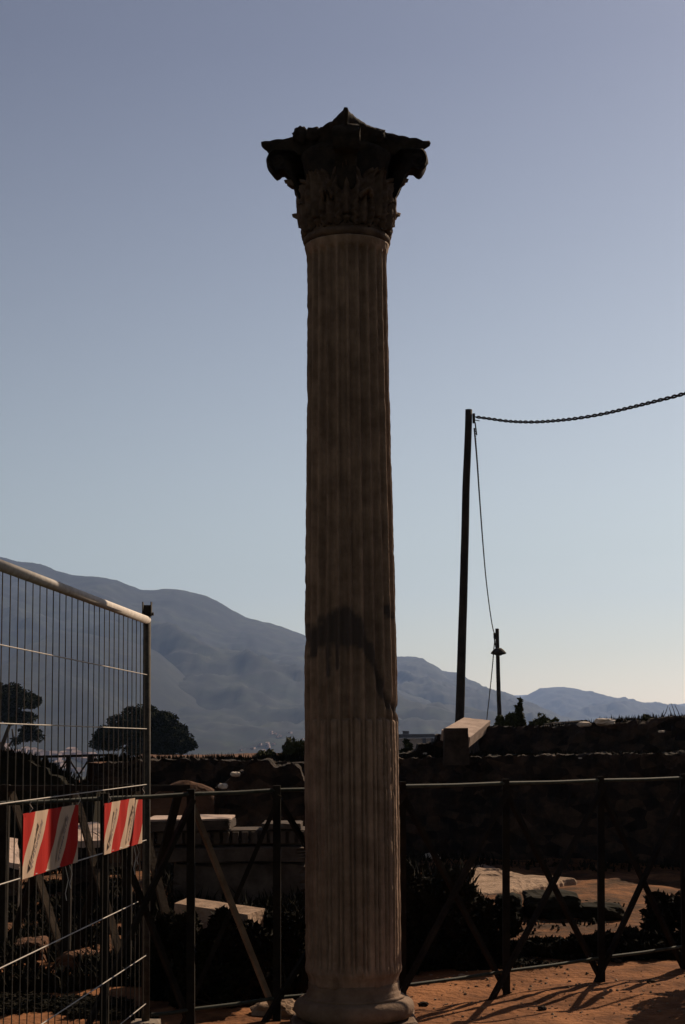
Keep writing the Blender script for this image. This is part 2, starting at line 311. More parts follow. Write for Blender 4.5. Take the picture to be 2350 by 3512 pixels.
# base: plinth, tori, scotia
b = MB(); prof = []
def torus_prof(r, z, h, n=9): return [(r - h / 2 + h / 2 * math.cos(t), z + h / 2 * math.sin(t)) for t in np.linspace(-math.pi / 2, math.pi / 2, n)]
prof = [(.30, -.085)] + torus_prof(.372, -.02, .125, 13) + [(.318, .046), (.302, .056), (.293, .062), (.293, .080), (.286, .084), (.282, .10), (.280, .135)]
b.lathe(prof, 96, (CX, CY, 0), .006, 2); rel(col, b.build('base_moulding', M['base_stone'], smooth=True))
b = MB(); PL = .385; nseg = 16; P = []
for z, ins in ((-.30, 0), (-.2, 0), (-.10, 0), (-.088, .008), (-.084, .02), (-.084, .30)):
    row = []
    for sx, sy in ((1, -1), (1, 1), (-1, 1), (-1, -1)):
        nx, ny = (sx, sy), None
        ex, ey = {(1, -1): (1, 1), (1, 1): (-1, 1), (-1, 1): (-1, -1), (-1, -1): (1, -1)}[(sx, sy)]
        for t in range(nseg):
            q = t / nseg; x = (PL - ins) * (sx + (ex - sx) * q); y = (PL - ins) * (sy + (ey - sy) * q)
            dd = 1 + .03 * fbm((x * 3, y * 3, z * 3 + 4), 2.5); row.append((CX + x * dd, CY + y * dd, z))
    P.append(row)
b.grid(P, closed_u=True); b.f.append(tuple(len(b.v) - len(P[0]) + k for k in range(len(P[0]))))
rel(col, b.build('plinth', M['base_stone']))
b = MB(); b.lathe([(.27, 4.852)] + torus_prof(.292, 4.887, .062, 11) + [(.272, 4.925), (.268, 4.93)], 96, (CX, CY, 0), .007, 9)
rel(col, b.build('astragal', M['capital'], smooth=True))
# capital
BELL = [(.258, 4.925), (.262, 4.95), (.265, 5.05), (.267, 5.15), (.270, 5.24), (.275, 5.32), (.292, 5.40), (.305, 5.45), (.305, 5.475), (.265, 5.50)]
def bell_r(z): return float(np.interp(z, [p[1] for p in BELL], [p[0] for p in BELL]))
b = MB(); b.lathe(BELL, 128, (CX, CY, 0), .008, 5); capital = rel(col, b.build('capital', M['shaded_stone'], smooth=True))
def cap_part(mb, name, smooth=True, mt=None):
    o = mb.build(name, mt or M['capital'], smooth=smooth); o.parent = capital; o.location = -Vector(col.location) - Vector(capital.location); return o
def acanthus(ang, z0, h, width, curl, seed, cut=1.0):
    ns, nw = 26, 21; P = []
    rnd = random.Random(seed)
    for i in range(ns):
        s_ = i / (ns - 1) * cut; row = []
        lob = .80 + .26 * abs(math.sin(s_ * math.pi * 4.2)) ; ww = width * (0.78 + .35 * math.sin(math.pi * min(1, s_ * 1.15))) * lob * (1 if s_ < .75 else max(.12, 1 - (s_ - .75) * 3.0))
        cu = max(0, (s_ - .70) / .30)
        z = z0 + h * (s_ if cu == 0 else .70 + .30 * math.sin(cu * 1.9) / 1.0 * .8)
        out = .020 + .014 * math.sin(s_ * 3) + curl * (1 - math.cos(cu * 1.7))
        rb = bell_r(min(z, 5.46)) + out
        for j in range(nw):
            q = j / (nw - 1) * 2 - 1; th = ang + q * ww / max(rb, .2)
            fold = .024 * math.cos(q * math.pi * 3.5) * (1 - .3 * s_) + .014 * (1 - abs(q)) ** 3 - .010 * q * q - cu * .03 * q * q
            fold += .010 * math.sin(s_ * math.pi * 8.4 + abs(q) * 3) * abs(q)
            r = rb + fold + .006 * fbm((th * 3, z, seed), 14)
            row.append((CX + r * math.cos(th), CY + r * math.sin(th), z - cu * .02 * abs(q)))
        P.append(row)
    mb = MB(); mb.grid(P); o = cap_part(mb, 'acanthus_leaf')
    so = o.modifiers.new('thick', 'SOLIDIFY'); so.thickness = .026; so.offset = -1
    return o
rnd = random.Random(4)
for k in range(8):
    acanthus(R(-90 + 22.5 + 45 * k), 4.93, .20, .104, .066, 20 + k, [1, .86, 1, .9, 1, 1, .84, .95][k])
for k in range(8):
    acanthus(R(-90 + 45 * k), 4.99, .335, .118, .074, 40 + k, [.93, .88, 1, .95, 1, 1, 1, .86][k])
def volute(ang, sc=1.0):
    pr = [(.22, 5.08), (.292, 5.13), (.312, 5.19), (.330, 5.25), (.350, 5.30), (.372, 5.334), (.392, 5.352), (.415, 5.350), (.430, 5.336), (.447, 5.330), (.463, 5.345), (.482, 5.375), (.496, 5.410), (.500, 5.445), (.490, 5.48), (.465, 5.51), (.38, 5.515), (.245, 5.51)]
    pr = [(r, 5.512 - (5.512 - z) * .90) for r, z in pr]; n = len(pr); mb = MB(); P = []
    dirv, tan = Vector((math.cos(ang), math.sin(ang), 0)), Vector((-math.sin(ang), math.cos(ang), 0))
    for off, k in ((-1, .90), (-.85, 1), (-.3, 1.0), (.3, 1.0), (.85, 1), (1, .90)):
        row = []
        for r, z in pr:
            cz, cr = 5.42, .42; r2 = cr + (r - cr) * k; z2 = cz + (z - cz) * k; tw = .085 * (1 - .35 * max(0, (.42 - r) / .14))
            p = Vector((CX, CY, z2)) + dirv * (r2 * sc) + tan * off * tw
            row.append(p + Vector((fbm(p, 12), fbm(p, 12.5), fbm(p, 13))) * .012)
        P.append(row)
    mb.grid(P, closed_u=True); mb.f += [tuple(range(n)), tuple((5 * n + k) for k in range(n))[::-1]]
    for side in (-1, 1):                                # the scroll on each cheek
        path = []
        for t in np.linspace(0, 3.6 * math.pi, 44):
            rr2 = .050 * (1 - t / (4.2 * math.pi)); path.append(Vector((CX, CY, 5.432 + rr2 * math.sin(-t))) + dirv * ((.432 + rr2 * math.cos(t)) * sc) + tan * side * .080)
        mb.tube(path, .0065, 6)
    cap_part(mb, 'volute', mt=M['shaded_stone'])
for a, s_ in ((-90, 1.06), (0, 1.09), (90, 1.05), (180, 1.06)): volute(R(a), s_)
def abacus():
    mb = MB(); layers = [(.525, 5.478), (.54, 5.495), (.56, 5.512), (.568, 5.532), (.585, 5.543), (.602, 5.558), (.612, 5.576), (.610, 5.592)]
    P = []; ns = 44
    for Rc, z in layers:
        row = []
        for q in range(4):
            a0 = -math.pi / 2 + q * math.pi / 2
            A = Vector((math.cos(a0), math.sin(a0))) * Rc; B = Vector((math.cos(a0 + math.pi / 2), math.sin(a0 + math.pi / 2))) * Rc
            hc = (B - A).length / 2; sag = .135; rad = (hc * hc + sag * sag) / (2 * sag); e = (B - A).normalized(); nrm = Vector((-e.y, e.x))
            for k in range(ns):
                d = hc * (-1 + 2 * k / (ns - 1)) * .915
                p = A + e * (d + hc) + nrm * (math.sqrt(rad * rad - d * d) - (rad - sag))
                if q in (0, 3) and p.x > .50: p.x = .50 + (p.x - .50) * .35      # blunt broken corner
                if p.y < -.555: p.y = -.555 + (p.y + .555) * .3                    # worn blunt corner towards us
                if p.x < -.59: p.x = -.59 + (p.x + .59) * .3
                lump = .007 * fbm((p.x * 3, p.y * 3, z * 5), 5, 4)
                p = p * (1 + lump / .4); dz = .012 * fbm((p.x * 6, p.y * 6, 2), 3, 4) if z > 5.57 else 0
                row.append((CX + p.x, CY + p.y, z + dz))
        P.append(row)
    n = len(P[0]); mb.grid(P, closed_u=True); mb.v.append((CX, CY, 5.585)); c0 = len(mb.v) - 1; o = (len(layers) - 1) * n
    mb.f += [(o + k, o + (k + 1) % n, c0) for k in range(n)]
    mb.f.append(tuple(range(n))[::-1])
    return cap_part(mb, 'abacus', mt=M['shaded_stone'])
abacus()
def blob(c, rad, seed, sub=3, amp=.25, fr=1.6, squash=None):
    import bmesh
    bm = bmesh.new(); bmesh.ops.create_icosphere(bm, subdivisions=sub, radius=1)
    V = []; rad = Vector(rad)
    for v in bm.verts:
        p = v.co.copy(); k = 1 + amp * fbm((p.x + seed * 3.1, p.y - seed, p.z), fr)
        if squash:                                       # push towards a block
            mxx = max(abs(p.x), abs(p.y), abs(p.z)); p = p.lerp(p / mxx * .82, squash)
        V.append(Vector(c) + Vector((p.x * rad.x, p.y * rad.y, p.z * rad.z)) * k)
    Fc = [tuple(x.index for x in f.verts) for f in bm.faces]; bm.free(); return V, Fc
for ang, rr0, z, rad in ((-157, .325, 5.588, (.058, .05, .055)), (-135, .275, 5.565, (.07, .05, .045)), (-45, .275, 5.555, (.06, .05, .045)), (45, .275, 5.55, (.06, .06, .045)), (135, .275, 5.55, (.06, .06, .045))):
    mb = MB(); mb.add(*blob((CX + rr0 * math.cos(R(ang)), CY + rr0 * math.sin(R(ang)), z), rad, ang, 3, .35, 1.8)); cap_part(mb, 'fleuron', mt=M['shaded_stone'])

# ------------------------------------------------------------------ mesh fence panel with warning boards
D0 = 9.8
P0 = at(509, 2500, D0); P0.z = 0
P1 = at(0, 2500, D0 * .685); P1.z = 0
fd = (P1 - P0).normalized(); fn = Vector((-fd.y, fd.x, 0))              # along the panel towards us, and its normal
if fn.x < 0: fn = -fn
LEAN = Vector((-.006, 0, 1))
panel = empty('mesh_fence_panel', (P0.x, P0.y, GZ), 'tall galvanised wire mesh fence panel with a tube frame, at the left edge', 'fence')
def fp(s_, z): return P0 + fd * s_ + LEAN * z
zr = at(509, 2127, D0).z; zw = [at(509, v, D0).z for v in (2315, 2500, 2690, 2880, 3078, 3275, 3440)]
LEN = 3.55
b = MB(); b.tube([fp(0, zr), fp(LEN, zr)], .0255, 14); rel(panel, b.build('top_rail', M['steel'], smooth=True))
b = MB(); b.tube([fp(0, -.10), fp(0, zr + .03)], .0245, 14); rel(panel, b.build('post', M['dark_steel'], smooth=True))
b = MB(); b.tube([fp(LEN, -.10), fp(LEN, zr)], .0245, 14); rel(panel, b.build('post', M['dark_steel'], smooth=True))
b = MB()                                                               # open U bracket on top of the post, and its bolt
c = fp(0, zr + .075); hx = Vector((.026, 0, 0)); hy = Vector((0, .026, 0))
b.box(c + Vector((0, .024, -.012)), hx, Vector((0, .0025, 0)), Vector((0, 0, .034)))
b.box(c + Vector((-.0265, 0, -.005)), Vector((.0025, 0, 0)), hy, Vector((0, 0, .044)))
b.box(c + Vector((.0265, 0, -.005)), Vector((.0025, 0, 0)), hy, Vector((0, 0, .044)))
b.tube([c + Vector((.028, 0, -.036)), c + Vector((.042, 0, -.036))], .010, 8)
rel(panel, b.build('bracket', M['dark_steel']))
b = MB(); k = 0; s_ = .075
while s_ < LEN - .03: b.tube([fp(s_, zw[-1] - .05), fp(s_, zr - .02)], .0027, 5, False); s_ += .1195
rel(panel, b.build('wire_mesh', M['wire']))
for z in zw:
    b = MB(); b.tube([fp(.01, z) + fn * .006, fp(LEN - .01, z) + fn * .006], .003, 6); rel(panel, b.build('cross_wire', M['steel']))  # cross wires in paler steel, their sunlit look put into colour
# concrete foot under the post
fq = fp(0, 0); ft = MB()
fv, ff = blob((0, 0, 0), (.10, .10, .075), 3, 4, .02, 3, .92); ft.add([Vector((fq.x, fq.y, GZ + .0)) + fn * v.y + fd * v.x + Vector((0, 0, v.z)) for v in fv], ff)
tag(ft.build('fence_foot', M['concrete']), 'low concrete block foot under the mesh fence post', 'fence foot')

def sign_material(per, slope):
    mt = bpy.data.materials.new('red_white_stripes'); mt.use_nodes = True; N, L = mt.node_tree.nodes, mt.node_tree.links
    b = N['Principled BSDF']; b.inputs['Roughness'].default_value = .85; b.inputs['Specular IOR Level'].default_value = .05
    tc = N.new('ShaderNodeTexCoord'); sp = N.new('ShaderNodeSeparateXYZ'); L.new(tc.outputs['Object'], sp.inputs[0])
    m1 = N.new('ShaderNodeMath'); m1.operation = 'MULTIPLY_ADD'; m1.inputs[1].default_value = slope; L.new(sp.outputs['Z'], m1.inputs[0]); L.new(sp.outputs['X'], m1.inputs[2])
    m2 = N.new('ShaderNodeMath'); m2.operation = 'DIVIDE'; m2.inputs[1].default_value = per; L.new(m1.outputs[0], m2.inputs[0])
    m3 = N.new('ShaderNodeMath'); m3.operation = 'FRACT'; L.new(m2.outputs[0], m3.inputs[0])
    m4 = N.new('ShaderNodeMath'); m4.operation = 'GREATER_THAN'; m4.inputs[1].default_value = .5; L.new(m3.outputs[0], m4.inputs[0])
    nz = N.new('ShaderNodeTexNoise'); nz.inputs['Scale'].default_value = 14; nz.inputs['Detail'].default_value = 6; L.new(tc.outputs['Object'], nz.inputs['Vector'])
    rr = N.new('ShaderNodeValToRGB'); rr.color_ramp.elements[0].color = (.27, .010, .007, 1); rr.color_ramp.elements[1].color = (.35, .014, .009, 1); L.new(nz.outputs['Fac'], rr.inputs[0])
    wr = N.new('ShaderNodeValToRGB'); wr.color_ramp.elements[0].color = (.36, .25, .18, 1); wr.color_ramp.elements[1].color = (.45, .32, .235, 1); L.new(nz.outputs['Fac'], wr.inputs[0])
    mx = N.new('ShaderNodeMix'); mx.data_type = 'RGBA'; L.new(m4.outputs[0], mx.inputs['Factor']); L.new(rr.outputs[0], mx.inputs['A']); L.new(wr.outputs[0], mx.inputs['B'])
    L.new(mx.outputs['Result'], b.inputs['Base Color']); return mt
def s_of(u):                                                            # distance along the panel seen at column u
    r = ray(u, 2800); o = Vector((0, 0, CAM_H)); t = (P0 + LEAN * 1.1 - o).dot(fn) / r.dot(fn); return ((o + r * t) - P0).dot(fd)
M['letter'] = mat('worn_lettering', (.10, .075, .07), (.24, .17, .14), 60, .8, 0)
rail_dir = -fd                                                           # left to right as we see it
def board(u0, u1, v0, v1, phase, label):
    sa, sb = s_of(u0), s_of(u1); wd = sa - sb
    zt = at(509, v0, D0).z; zb = at(509, v1, D0).z; ht = zt - zb
    per = .47 * 1.0; slope = -.92
    loc = fp(sa, zb) + fn * .012
    mb = MB(); n = 24; P = []
    for side in (0, 1):
        pass
    fr = [(wd * i / n, .006 * math.sin(i / n * 3.1) + .003 * math.sin(i * 1.3)) for i in range(n + 1)]
    for yy in (0, .003):
        mb.grid([[(x, y0 - yy, z) for x, y0 in fr] for z in (0, ht)])
    o = mb.build('warning_board', sign_material(per, slope)); 
    X = rail_dir; Y = X.cross(LEAN).normalized() * -1
    mw = Matrix((X, Vector((-fn.x, -fn.y, 0)), LEAN)).transposed().to_4x4(); mw.translation = loc + X * 0; 
    # the stripe pattern starts at the object's origin: shift the mesh so that the stripes fall as on the board
    for v in o.data.vertices: v.co.x += phase
    mw.translation = loc - X * phase; o.matrix_world = mw
    tag(o, label, 'warning board', 'red and white boards on the mesh fence')
    #                                                           # wire ties holding the board, loose ends hanging
    for tx, tz, dl in ((.06, ht, .05), (wd - .05, ht, .06), (wd * .72, 0, -.16), (wd * .80, 0, -.11)):
        tie = MB(); p0 = Vector((phase + tx, -.012, tz)); tie.tube([p0, p0 + Vector((.012, -.012, dl * .4)), p0 + Vector((-.010, -.004, dl * .8)), p0 + Vector((-.022, -.014, dl))], .0022, 5)
        tie.build('wire_tie', M['steel']).parent = o
    rn = random.Random(int(u0))                               # the worn line of lettering along each white stripe
    for kk in range(-2, 6):
        xc = per * (kk + .75)                                            # stripe centre at z = 0
        d = Vector((-slope, 0, 1)).normalized(); q = Vector((d.z, 0, -d.x))
        base = Vector((xc, 0, 0)); z0, z1 = .13 * ht, .86 * ht; t = z0 / d.z
        if base.x + d.x * t < phase - .02 or base.x + d.x * (z1 / d.z) > phase + wd + .02: continue
        lt_y = -.0095; lt = MB()
        # a little triangular mark, then a row of capitals
        c = base + d * (t + .012)
        V3 = [c + d * -.022, c + d * .02 + q * .024, c + d * .02 - q * .020]
        lt.add([p + Vector((0, lt_y, 0)) for p in V3], [(0, 1, 2)])
        t += .05
        while t < z1 / d.z:
            hgt = .024 + rn.uniform(-.004, .004); wl_ = .016; c = base + d * t
            for stroke in rn.sample([((-1, -1), (1, -1)), ((-1, 1), (1, 1)), ((-1, -1), (-1, 1)), ((1, -1), (1, 1)), ((-1, 0), (1, 0)), ((-1, -1), (1, 1))], 4):
                a1 = c + q * stroke[0][0] * hgt / 2 + d * stroke[0][1] * wl_ / 2; a2 = c + q * stroke[1][0] * hgt / 2 + d * stroke[1][1] * wl_ / 2
                e = (a2 - a1).normalized(); nn = Vector((e.z, 0, -e.x)) * .0035
                lt.add([p + Vector((0, lt_y, 0)) for p in (a1 - nn, a2 - nn, a2 + nn, a1 + nn)], [(0, 1, 2, 3)])
            t += .024
        lo = lt.build('lettering', M['letter']); lo.parent = o
    return o
board(348, 480, 2731, 2886, .285, 'sunlit red and white striped board tied to the fence mesh beside its end post')
board(70, 259, 2722, 2884, .285, 'red and white striped board on the fence mesh, half sunlit and half in column shadow')

# ------------------------------------------------------------------ timber fences
def wood(mb, a, b, wx, wy, up=(0, 0, 1)): mb.beam(a, b, wx, wy, up)
TB = lambda u, v, D: at(u, v, D)
def rail_D(u):                                                          # the near fence runs back to the right
    return float(np.interp(u, [0, 530, 1390, 2280, 2600], [8.75, 9.55, 10.55, 11.95, 12.6]))
tf = empty('timber_fence', (at(1735, 3300, rail_D(1735)).x, rail_D(1735), GZ), 'dark timber fence of posts, rails and crossed braces running behind the column', 'fence')
def nf_top(u): return at(u, float(np.interp(u, [0, 525, 1000, 2350, 2600], [2757, 2730, 2708, 2668, 2661])), rail_D(u))
def nf_bot(u): return at(u, float(np.interp(u, [0, 519, 1026, 1390, 2280, 2600], [3552, 3481, 3412, 3380, 3254, 3212])), rail_D(u))
def chain_beam(name, fn_, us, w1, w2, mt):
    for a, c_ in zip(us, us[1:]):
        mb = MB(); mb.tube([fn_(a), (fn_(a) + fn_(c_)) / 2 - Vector((0, 0, .004)), fn_(c_)], w1 / 2, 12); rel(tf, mb.build(name, mt))
chain_beam('top_rail', nf_top, [-40, 360, 655, 950, 1380, 1735, 2060, 2345, 2620], .026, .04, M['rail'])
chain_beam('bottom_rail', nf_bot, [519, 655, 950, 1380, 1735, 2060, 2345, 2620], .023, .03, M['rail'])
posts = [360, 655, 950, 1380, 1735, 2060, 2345]
for u in posts:
    p, q = nf_top(u), nf_bot(u); mb = MB(); mb.beam((q.x, q.y, GZ - .05), (p.x - (p.x - q.x) * 0, q.y + .0, p.z + .03), .048, .048); rel(tf, mb.build('post', M['timber']))
foot = {360: (250, 3600), 655: (610, 3520), 950: (880, 3520), 1380: (1325, 3478), 1735: (1672, 3428), 2060: (2033, 3371)}
for a, c_ in zip(posts, posts[1:]):
    p = nf_top(c_); q = on_z(*foot[a], GZ + .0); off = Vector((.02, -.055, -.03))
    mb = MB(); mb.beam(p + off, q - Vector((0, 0, .05)), .038, .028); rel(tf, mb.build('brace', M['timber']))
    p = nf_top(a); q = nf_bot(c_); off = Vector((-.01, .045, -.03))
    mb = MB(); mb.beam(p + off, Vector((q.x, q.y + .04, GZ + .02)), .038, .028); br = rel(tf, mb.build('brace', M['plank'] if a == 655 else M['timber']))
    if a == 655: br['label'] = 'slanting brace with sunlight painted into its pale brown'

# the fence that turns off to the left behind the mesh panel
lf = empty('timber_fence', (at(655, 3300, 12).x, 12, GZ), 'low timber fence with pale slanting planks, seen through the mesh panel at left', 'fence')
lu = [(640, 11.4), (440, 12.1), (235, 12.8), (20, 13.5), (-190, 14.2)]
def lft(u, D): return at(u, 2703, D)
for (u, D), (u2, D2) in zip(lu, lu[1:]):
    mb = MB(); mb.beam(lft(u, D), lft(u2, D2), .06, .045); rel(lf, mb.build('top_rail', M['timber']))
    b0 = on_z(u, 3300, GZ); q = lft(u, D); mb = MB(); mb.beam((lft(u2, D2).x, D2, GZ - .05), lft(u2, D2) + Vector((0, 0, .03)), .072, .072); rel(lf, mb.build('post', M['timber']))
    p, q = lft(u2, D2), lft(u, D)
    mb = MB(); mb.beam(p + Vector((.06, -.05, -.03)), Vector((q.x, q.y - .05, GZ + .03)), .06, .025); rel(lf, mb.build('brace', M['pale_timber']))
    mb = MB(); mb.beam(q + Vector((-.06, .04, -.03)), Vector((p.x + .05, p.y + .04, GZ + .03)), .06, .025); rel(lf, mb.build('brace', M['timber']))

# far fence on the bank
bk = MB(); P = []
for i in range(24):
    row = []
    for j in range(40):
        x = -16 + 12 * j / 39; y = 38 + 26 * i / 23
        e = min(1, i / 5, (23 - i) / 5, (39 - j) / 6); row.append((x, y, -.3 + e * .62 + .05 * fbm((x, y, 2), .9)))
    P.append(row)
bk.grid(P); tag(bk.build('bank', M['earth'], smooth=True), kind='structure')
ff_ = empty('timber_fence', (at(150, 2690, 44).x, 44, .32), 'small far timber fence on a bank in front of the pink town', 'fence')
fu = [-80, 0, 80, 158, 235, 310, 385]
for u, u2 in zip(fu, fu[1:]):
    a, c_ = at(u, 2599 - u * .025, 44), at(u2, 2599 - u2 * .025, 44); zb = .30
    mb = MB(); mb.beam(a, c_, .09, .07); rel(ff_, mb.build('top_rail', M['timber']))
    mb = MB(); mb.beam((c_.x, 44, zb - .1), c_, .11, .11); rel(ff_, mb.build('post', M['timber']))
    for p, q in ((a, c_), (c_, a)):
        mb = MB(); mb.beam(p + Vector((0, -.06 if p is a else .06, -.03)), Vector((q.x, 44 + (-.06 if p is a else .06), zb)), .07, .04); rel(ff_, mb.build('brace', M['timber']))

# ------------------------------------------------------------------ ruins
def rough_wall(name, top, thick, mt, label, cat='wall', base=GZ - .1, nseg=90, rows=14, amp=.05, setback=.0, group=None, fr=2.2, topn=5, seed=0, kind=None):
    """top: world points of the front top edge from left to right; the wall goes straight down and THICK metres back"""
    ds = [0]
    for a, c_ in zip(top, top[1:]): ds.append(ds[-1] + (c_ - a).length)
    P = []
    for i in range(nseg + 1):
        d = ds[-1] * i / nseg; t = [float(np.interp(d, ds, [p[k] for p in top])) for k in range(3)]
        t[2] += amp * .8 * fbm((t[0] + seed, t[1], 0), fr * 2, 4); ring = []
        for k in range(rows): q = k / (rows - 1); ring.append((t[0], t[1] - setback * (1 - q), base + (t[2] - base) * q))
        for k in range(1, topn + 1): q = k / topn; ring.append((t[0], t[1] + thick * q, t[2] + amp * .5 * fbm((t[0], t[1] + thick * q, 5 + seed), fr * 1.5)))
        ring.append((t[0], t[1] + thick, base))
        ed = min(1, min(i, nseg - i) / 2 + .3)
        ring = [tuple(Vector(p) + Vector((fbm(p, fr, 5), fbm((p[1], p[0], p[2] + 9 + seed), fr, 5), .5 * fbm((p[2], p[0], p[1] + 4), fr * 1.6, 4))) * amp * ed) for p in ring]
        P.append(ring)
    mb = MB(); mb.grid(P); mb.f.append(tuple(range(len(P[0])))[::-1]); o = len(mb.v) - len(P[0]); mb.f.append(tuple(o + k for k in range(len(P[0]))))
    ob = mb.build(name, mt)
    return tag(ob, label, cat, group) if not kind else tag(ob, kind=kind)
def tops(pts, D): return [at(u, v, D if not hasattr(D, '__call__') else D(u)) for u, v in pts]
rD = lambda u: float(np.interp(u, [1300, 1390, 2340, 2800], [24.5, 24.3, 21.6, 20.3]))
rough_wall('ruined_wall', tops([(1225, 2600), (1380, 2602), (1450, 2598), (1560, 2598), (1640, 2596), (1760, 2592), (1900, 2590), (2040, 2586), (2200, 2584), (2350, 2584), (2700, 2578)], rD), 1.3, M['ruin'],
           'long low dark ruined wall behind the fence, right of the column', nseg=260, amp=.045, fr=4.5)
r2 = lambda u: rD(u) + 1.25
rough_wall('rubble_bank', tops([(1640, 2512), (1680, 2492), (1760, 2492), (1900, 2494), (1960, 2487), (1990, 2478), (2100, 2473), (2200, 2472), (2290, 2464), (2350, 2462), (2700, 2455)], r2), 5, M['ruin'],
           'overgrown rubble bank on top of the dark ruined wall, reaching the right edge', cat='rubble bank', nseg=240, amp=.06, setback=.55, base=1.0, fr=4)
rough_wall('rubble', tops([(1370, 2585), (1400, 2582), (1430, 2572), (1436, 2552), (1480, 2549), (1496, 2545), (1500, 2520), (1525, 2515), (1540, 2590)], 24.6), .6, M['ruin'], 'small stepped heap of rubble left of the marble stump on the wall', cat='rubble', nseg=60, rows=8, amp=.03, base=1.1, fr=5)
# marble stump and leaning slab on the wall
mb = MB(); cx_ = at(1567, 2545, 23.4); hw = (at(1607, 2545, 23.4).x - at(1527, 2545, 23.4).x) / 2; ht = at(1567, 2497, 23.4).z; P = []
for i in range(16):
    q = i / 15; z = 1.25 + (ht - 1.25) * q; row = []
    for k in range(40):
        t = 2 * math.pi * k / 40; x, y = math.cos(t), math.sin(t); mxx = max(abs(x), abs(y)); x, y = x / mxx, y / mxx
        fl = 1 + .12 * (1 - q); chip = (.10 * abs(fbm((x * 2, y * 2, z), 5, 4)) + .05) * (1 - q * .6) if x > .6 else .03 * fbm((x, y, z * 4), 3)
        row.append((cx_.x + hw * (x * fl - chip * (1 if x > .6 else 0) + .04 * fbm((x, y, z * 2), 3)), 23.55 + .17 * y + .01 * fbm((x * 3, z * 5, 1), 2), z))
    P.append(row)
mb.grid(P, closed_u=True); mb.f.append(tuple(15 * 40 + k for k in range(40)))
tag(mb.build('marble_stump', M['dark_stone']), 'squat broken marble block with a flat top standing on the ruined wall', 'stone block')
mb = MB(); q4 = [at(1515, 2503, 24.0), at(1613, 2529, 23.75), at(1683, 2471, 24.9), at(1592, 2461, 25.1)]
nn = (q4[1] - q4[0]).cross(q4[3] - q4[0]).normalized(); n1 = 10; P = []
def q4p(a, c_): return (q4[0] * (1 - a) + q4[1] * a) * (1 - c_) + (q4[3] * (1 - a) + q4[2] * a) * c_
for i in range(n1 + 1): P.append([q4p(i / n1, j / n1) + nn * .006 * fbm(q4p(i / n1, j / n1), 8) for j in range(n1 + 1)])
mb.grid(P); P2 = [[p - nn * .16 for p in row] for row in P]; mb.grid([r[::-1] for r in P2])
for row in ([r[0] for r in P], [r[-1] for r in P], P[0], P[-1]): mb.grid([row, [p - nn * .16 for p in row]])
tag(mb.build('marble_slab', M['stone']), 'pale sunlit slab lying tilted beside the broken block on the wall', 'slab')
for i, (u, v, D, sx, lab) in enumerate(((2003, 2484, 23.0, .11, 'bright white stone chunk on the rubble bank beside a small plant'), (2075, 2476, 23.2, .16, 'long flat white stone on top of the rubble bank'), (2268, 2509, 22.2, .05, 'small pale stone halfway down the rubble bank'),
      (1458, 2584, 24.35, .035, 'small pale pebble lying on the wall left of the marble stump'), (1990, 2600, 22.5, .03, 'tiny white stone on the ledge of the ruined wall'))):
    c = at(u, v, D); mb = MB(); mb.add(*blob(c, (sx, sx * .8, sx * .35), i + 3, 3, .3, 1.6, .4)); tag(mb.build('white_stone', M['white_stone']), lab, 'stone', 'white stones on the ruin')

# left: terrace wall, earth terrace, broken wall, cornice
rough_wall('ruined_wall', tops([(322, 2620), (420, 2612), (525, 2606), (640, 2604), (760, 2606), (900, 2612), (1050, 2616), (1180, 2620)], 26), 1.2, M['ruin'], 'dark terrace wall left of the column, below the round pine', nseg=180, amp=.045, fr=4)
te = MB(); P = []
for i in range(26):
    row = []
    for j in range(50):
        x = -4.6 + 5.6 * j / 49; y = 26.9 + 30 * i / 25; zt = float(np.interp(y, [26.9, 34, 57], [1.28, 1.36, 1.1]))
        e = min(1, j / 2, (25 - i) / 3); row.append((x, y, -.2 + (zt + .2) * e + .05 * fbm((x, y, 2), 1.3)))
    P.append(row)
M['terrace'] = mat('terrace_earth', (.045, .020, .010), (.13, .060, .030), 1.2, .95, .9, 12, dist=.04, spec=.1)
te.grid(P); tag(te.build('terrace', M['terrace'], smooth=True), kind='structure')
rough_wall('mound', tops([(-120, 2612), (-40, 2600), (40, 2596), (90, 2606), (150, 2630), (215, 2672), (260, 2700), (330, 2712)], 23.5), .9, M['weed'], 'x', nseg=70, amp=.09, setback=.8, fr=1.6, kind='structure')
rough_wall('broken_wall', tops([(735, 2705), (752, 2686), (766, 2693), (788, 2668), (806, 2655), (818, 2643), (832, 2652), (846, 2614), (862, 2604), (890, 2608), (925, 2606), (940, 2628), (956, 2628), (985, 2622), (1012, 2618), (1030, 2638), (1045, 2690), (1060, 2720)], 21.0), .42, M['ruin'],
           'jagged broken masonry wall with sunlit edges just left of the column', nseg=110, amp=.045, fr=4)
for i, (u, v, D, sx, sy, lab) in enumerate(((808, 2655, 20.85, .07, .035, 'bright white lump of stone on the jagged broken wall'), (765, 2696, 20.7, .07, .04, 'small pale stone low on the left end of the broken wall'))):
    c = at(u, v, D); mb = MB(); mb.add(*blob(c, (sx, .07, sy), i + 13, 3, .3, 1.6, .4)); tag(mb.build('white_stone', M['white_stone']), lab, 'stone', 'white stones on the ruin')
mb = MB(); c = at(620, 2700, 22.5); c.z = GZ; P = []
for i in range(14):
    rr = 1 - i / 13; row = []
    for k in range(40):
        t = 2 * math.pi * k / 40; x = 1.5 * rr * math.cos(t); y = .8 * rr * math.sin(t); hgt = (at(620, 2680, 22.5).z - GZ)
        row.append((c.x + x + .03 * fbm((x, y, 1), 4), c.y + .9 + y, GZ - .1 + (hgt + .1) * (1 - rr ** 1.6) + .03 * fbm((x, y, 3), 4)))
    P.append(row)
mb.grid(P, closed_u=True); tag(mb.build('earth_heap', M['terrace'], smooth=True), 'heap of red earth catching sun, in front of the terrace wall', 'earth heap')

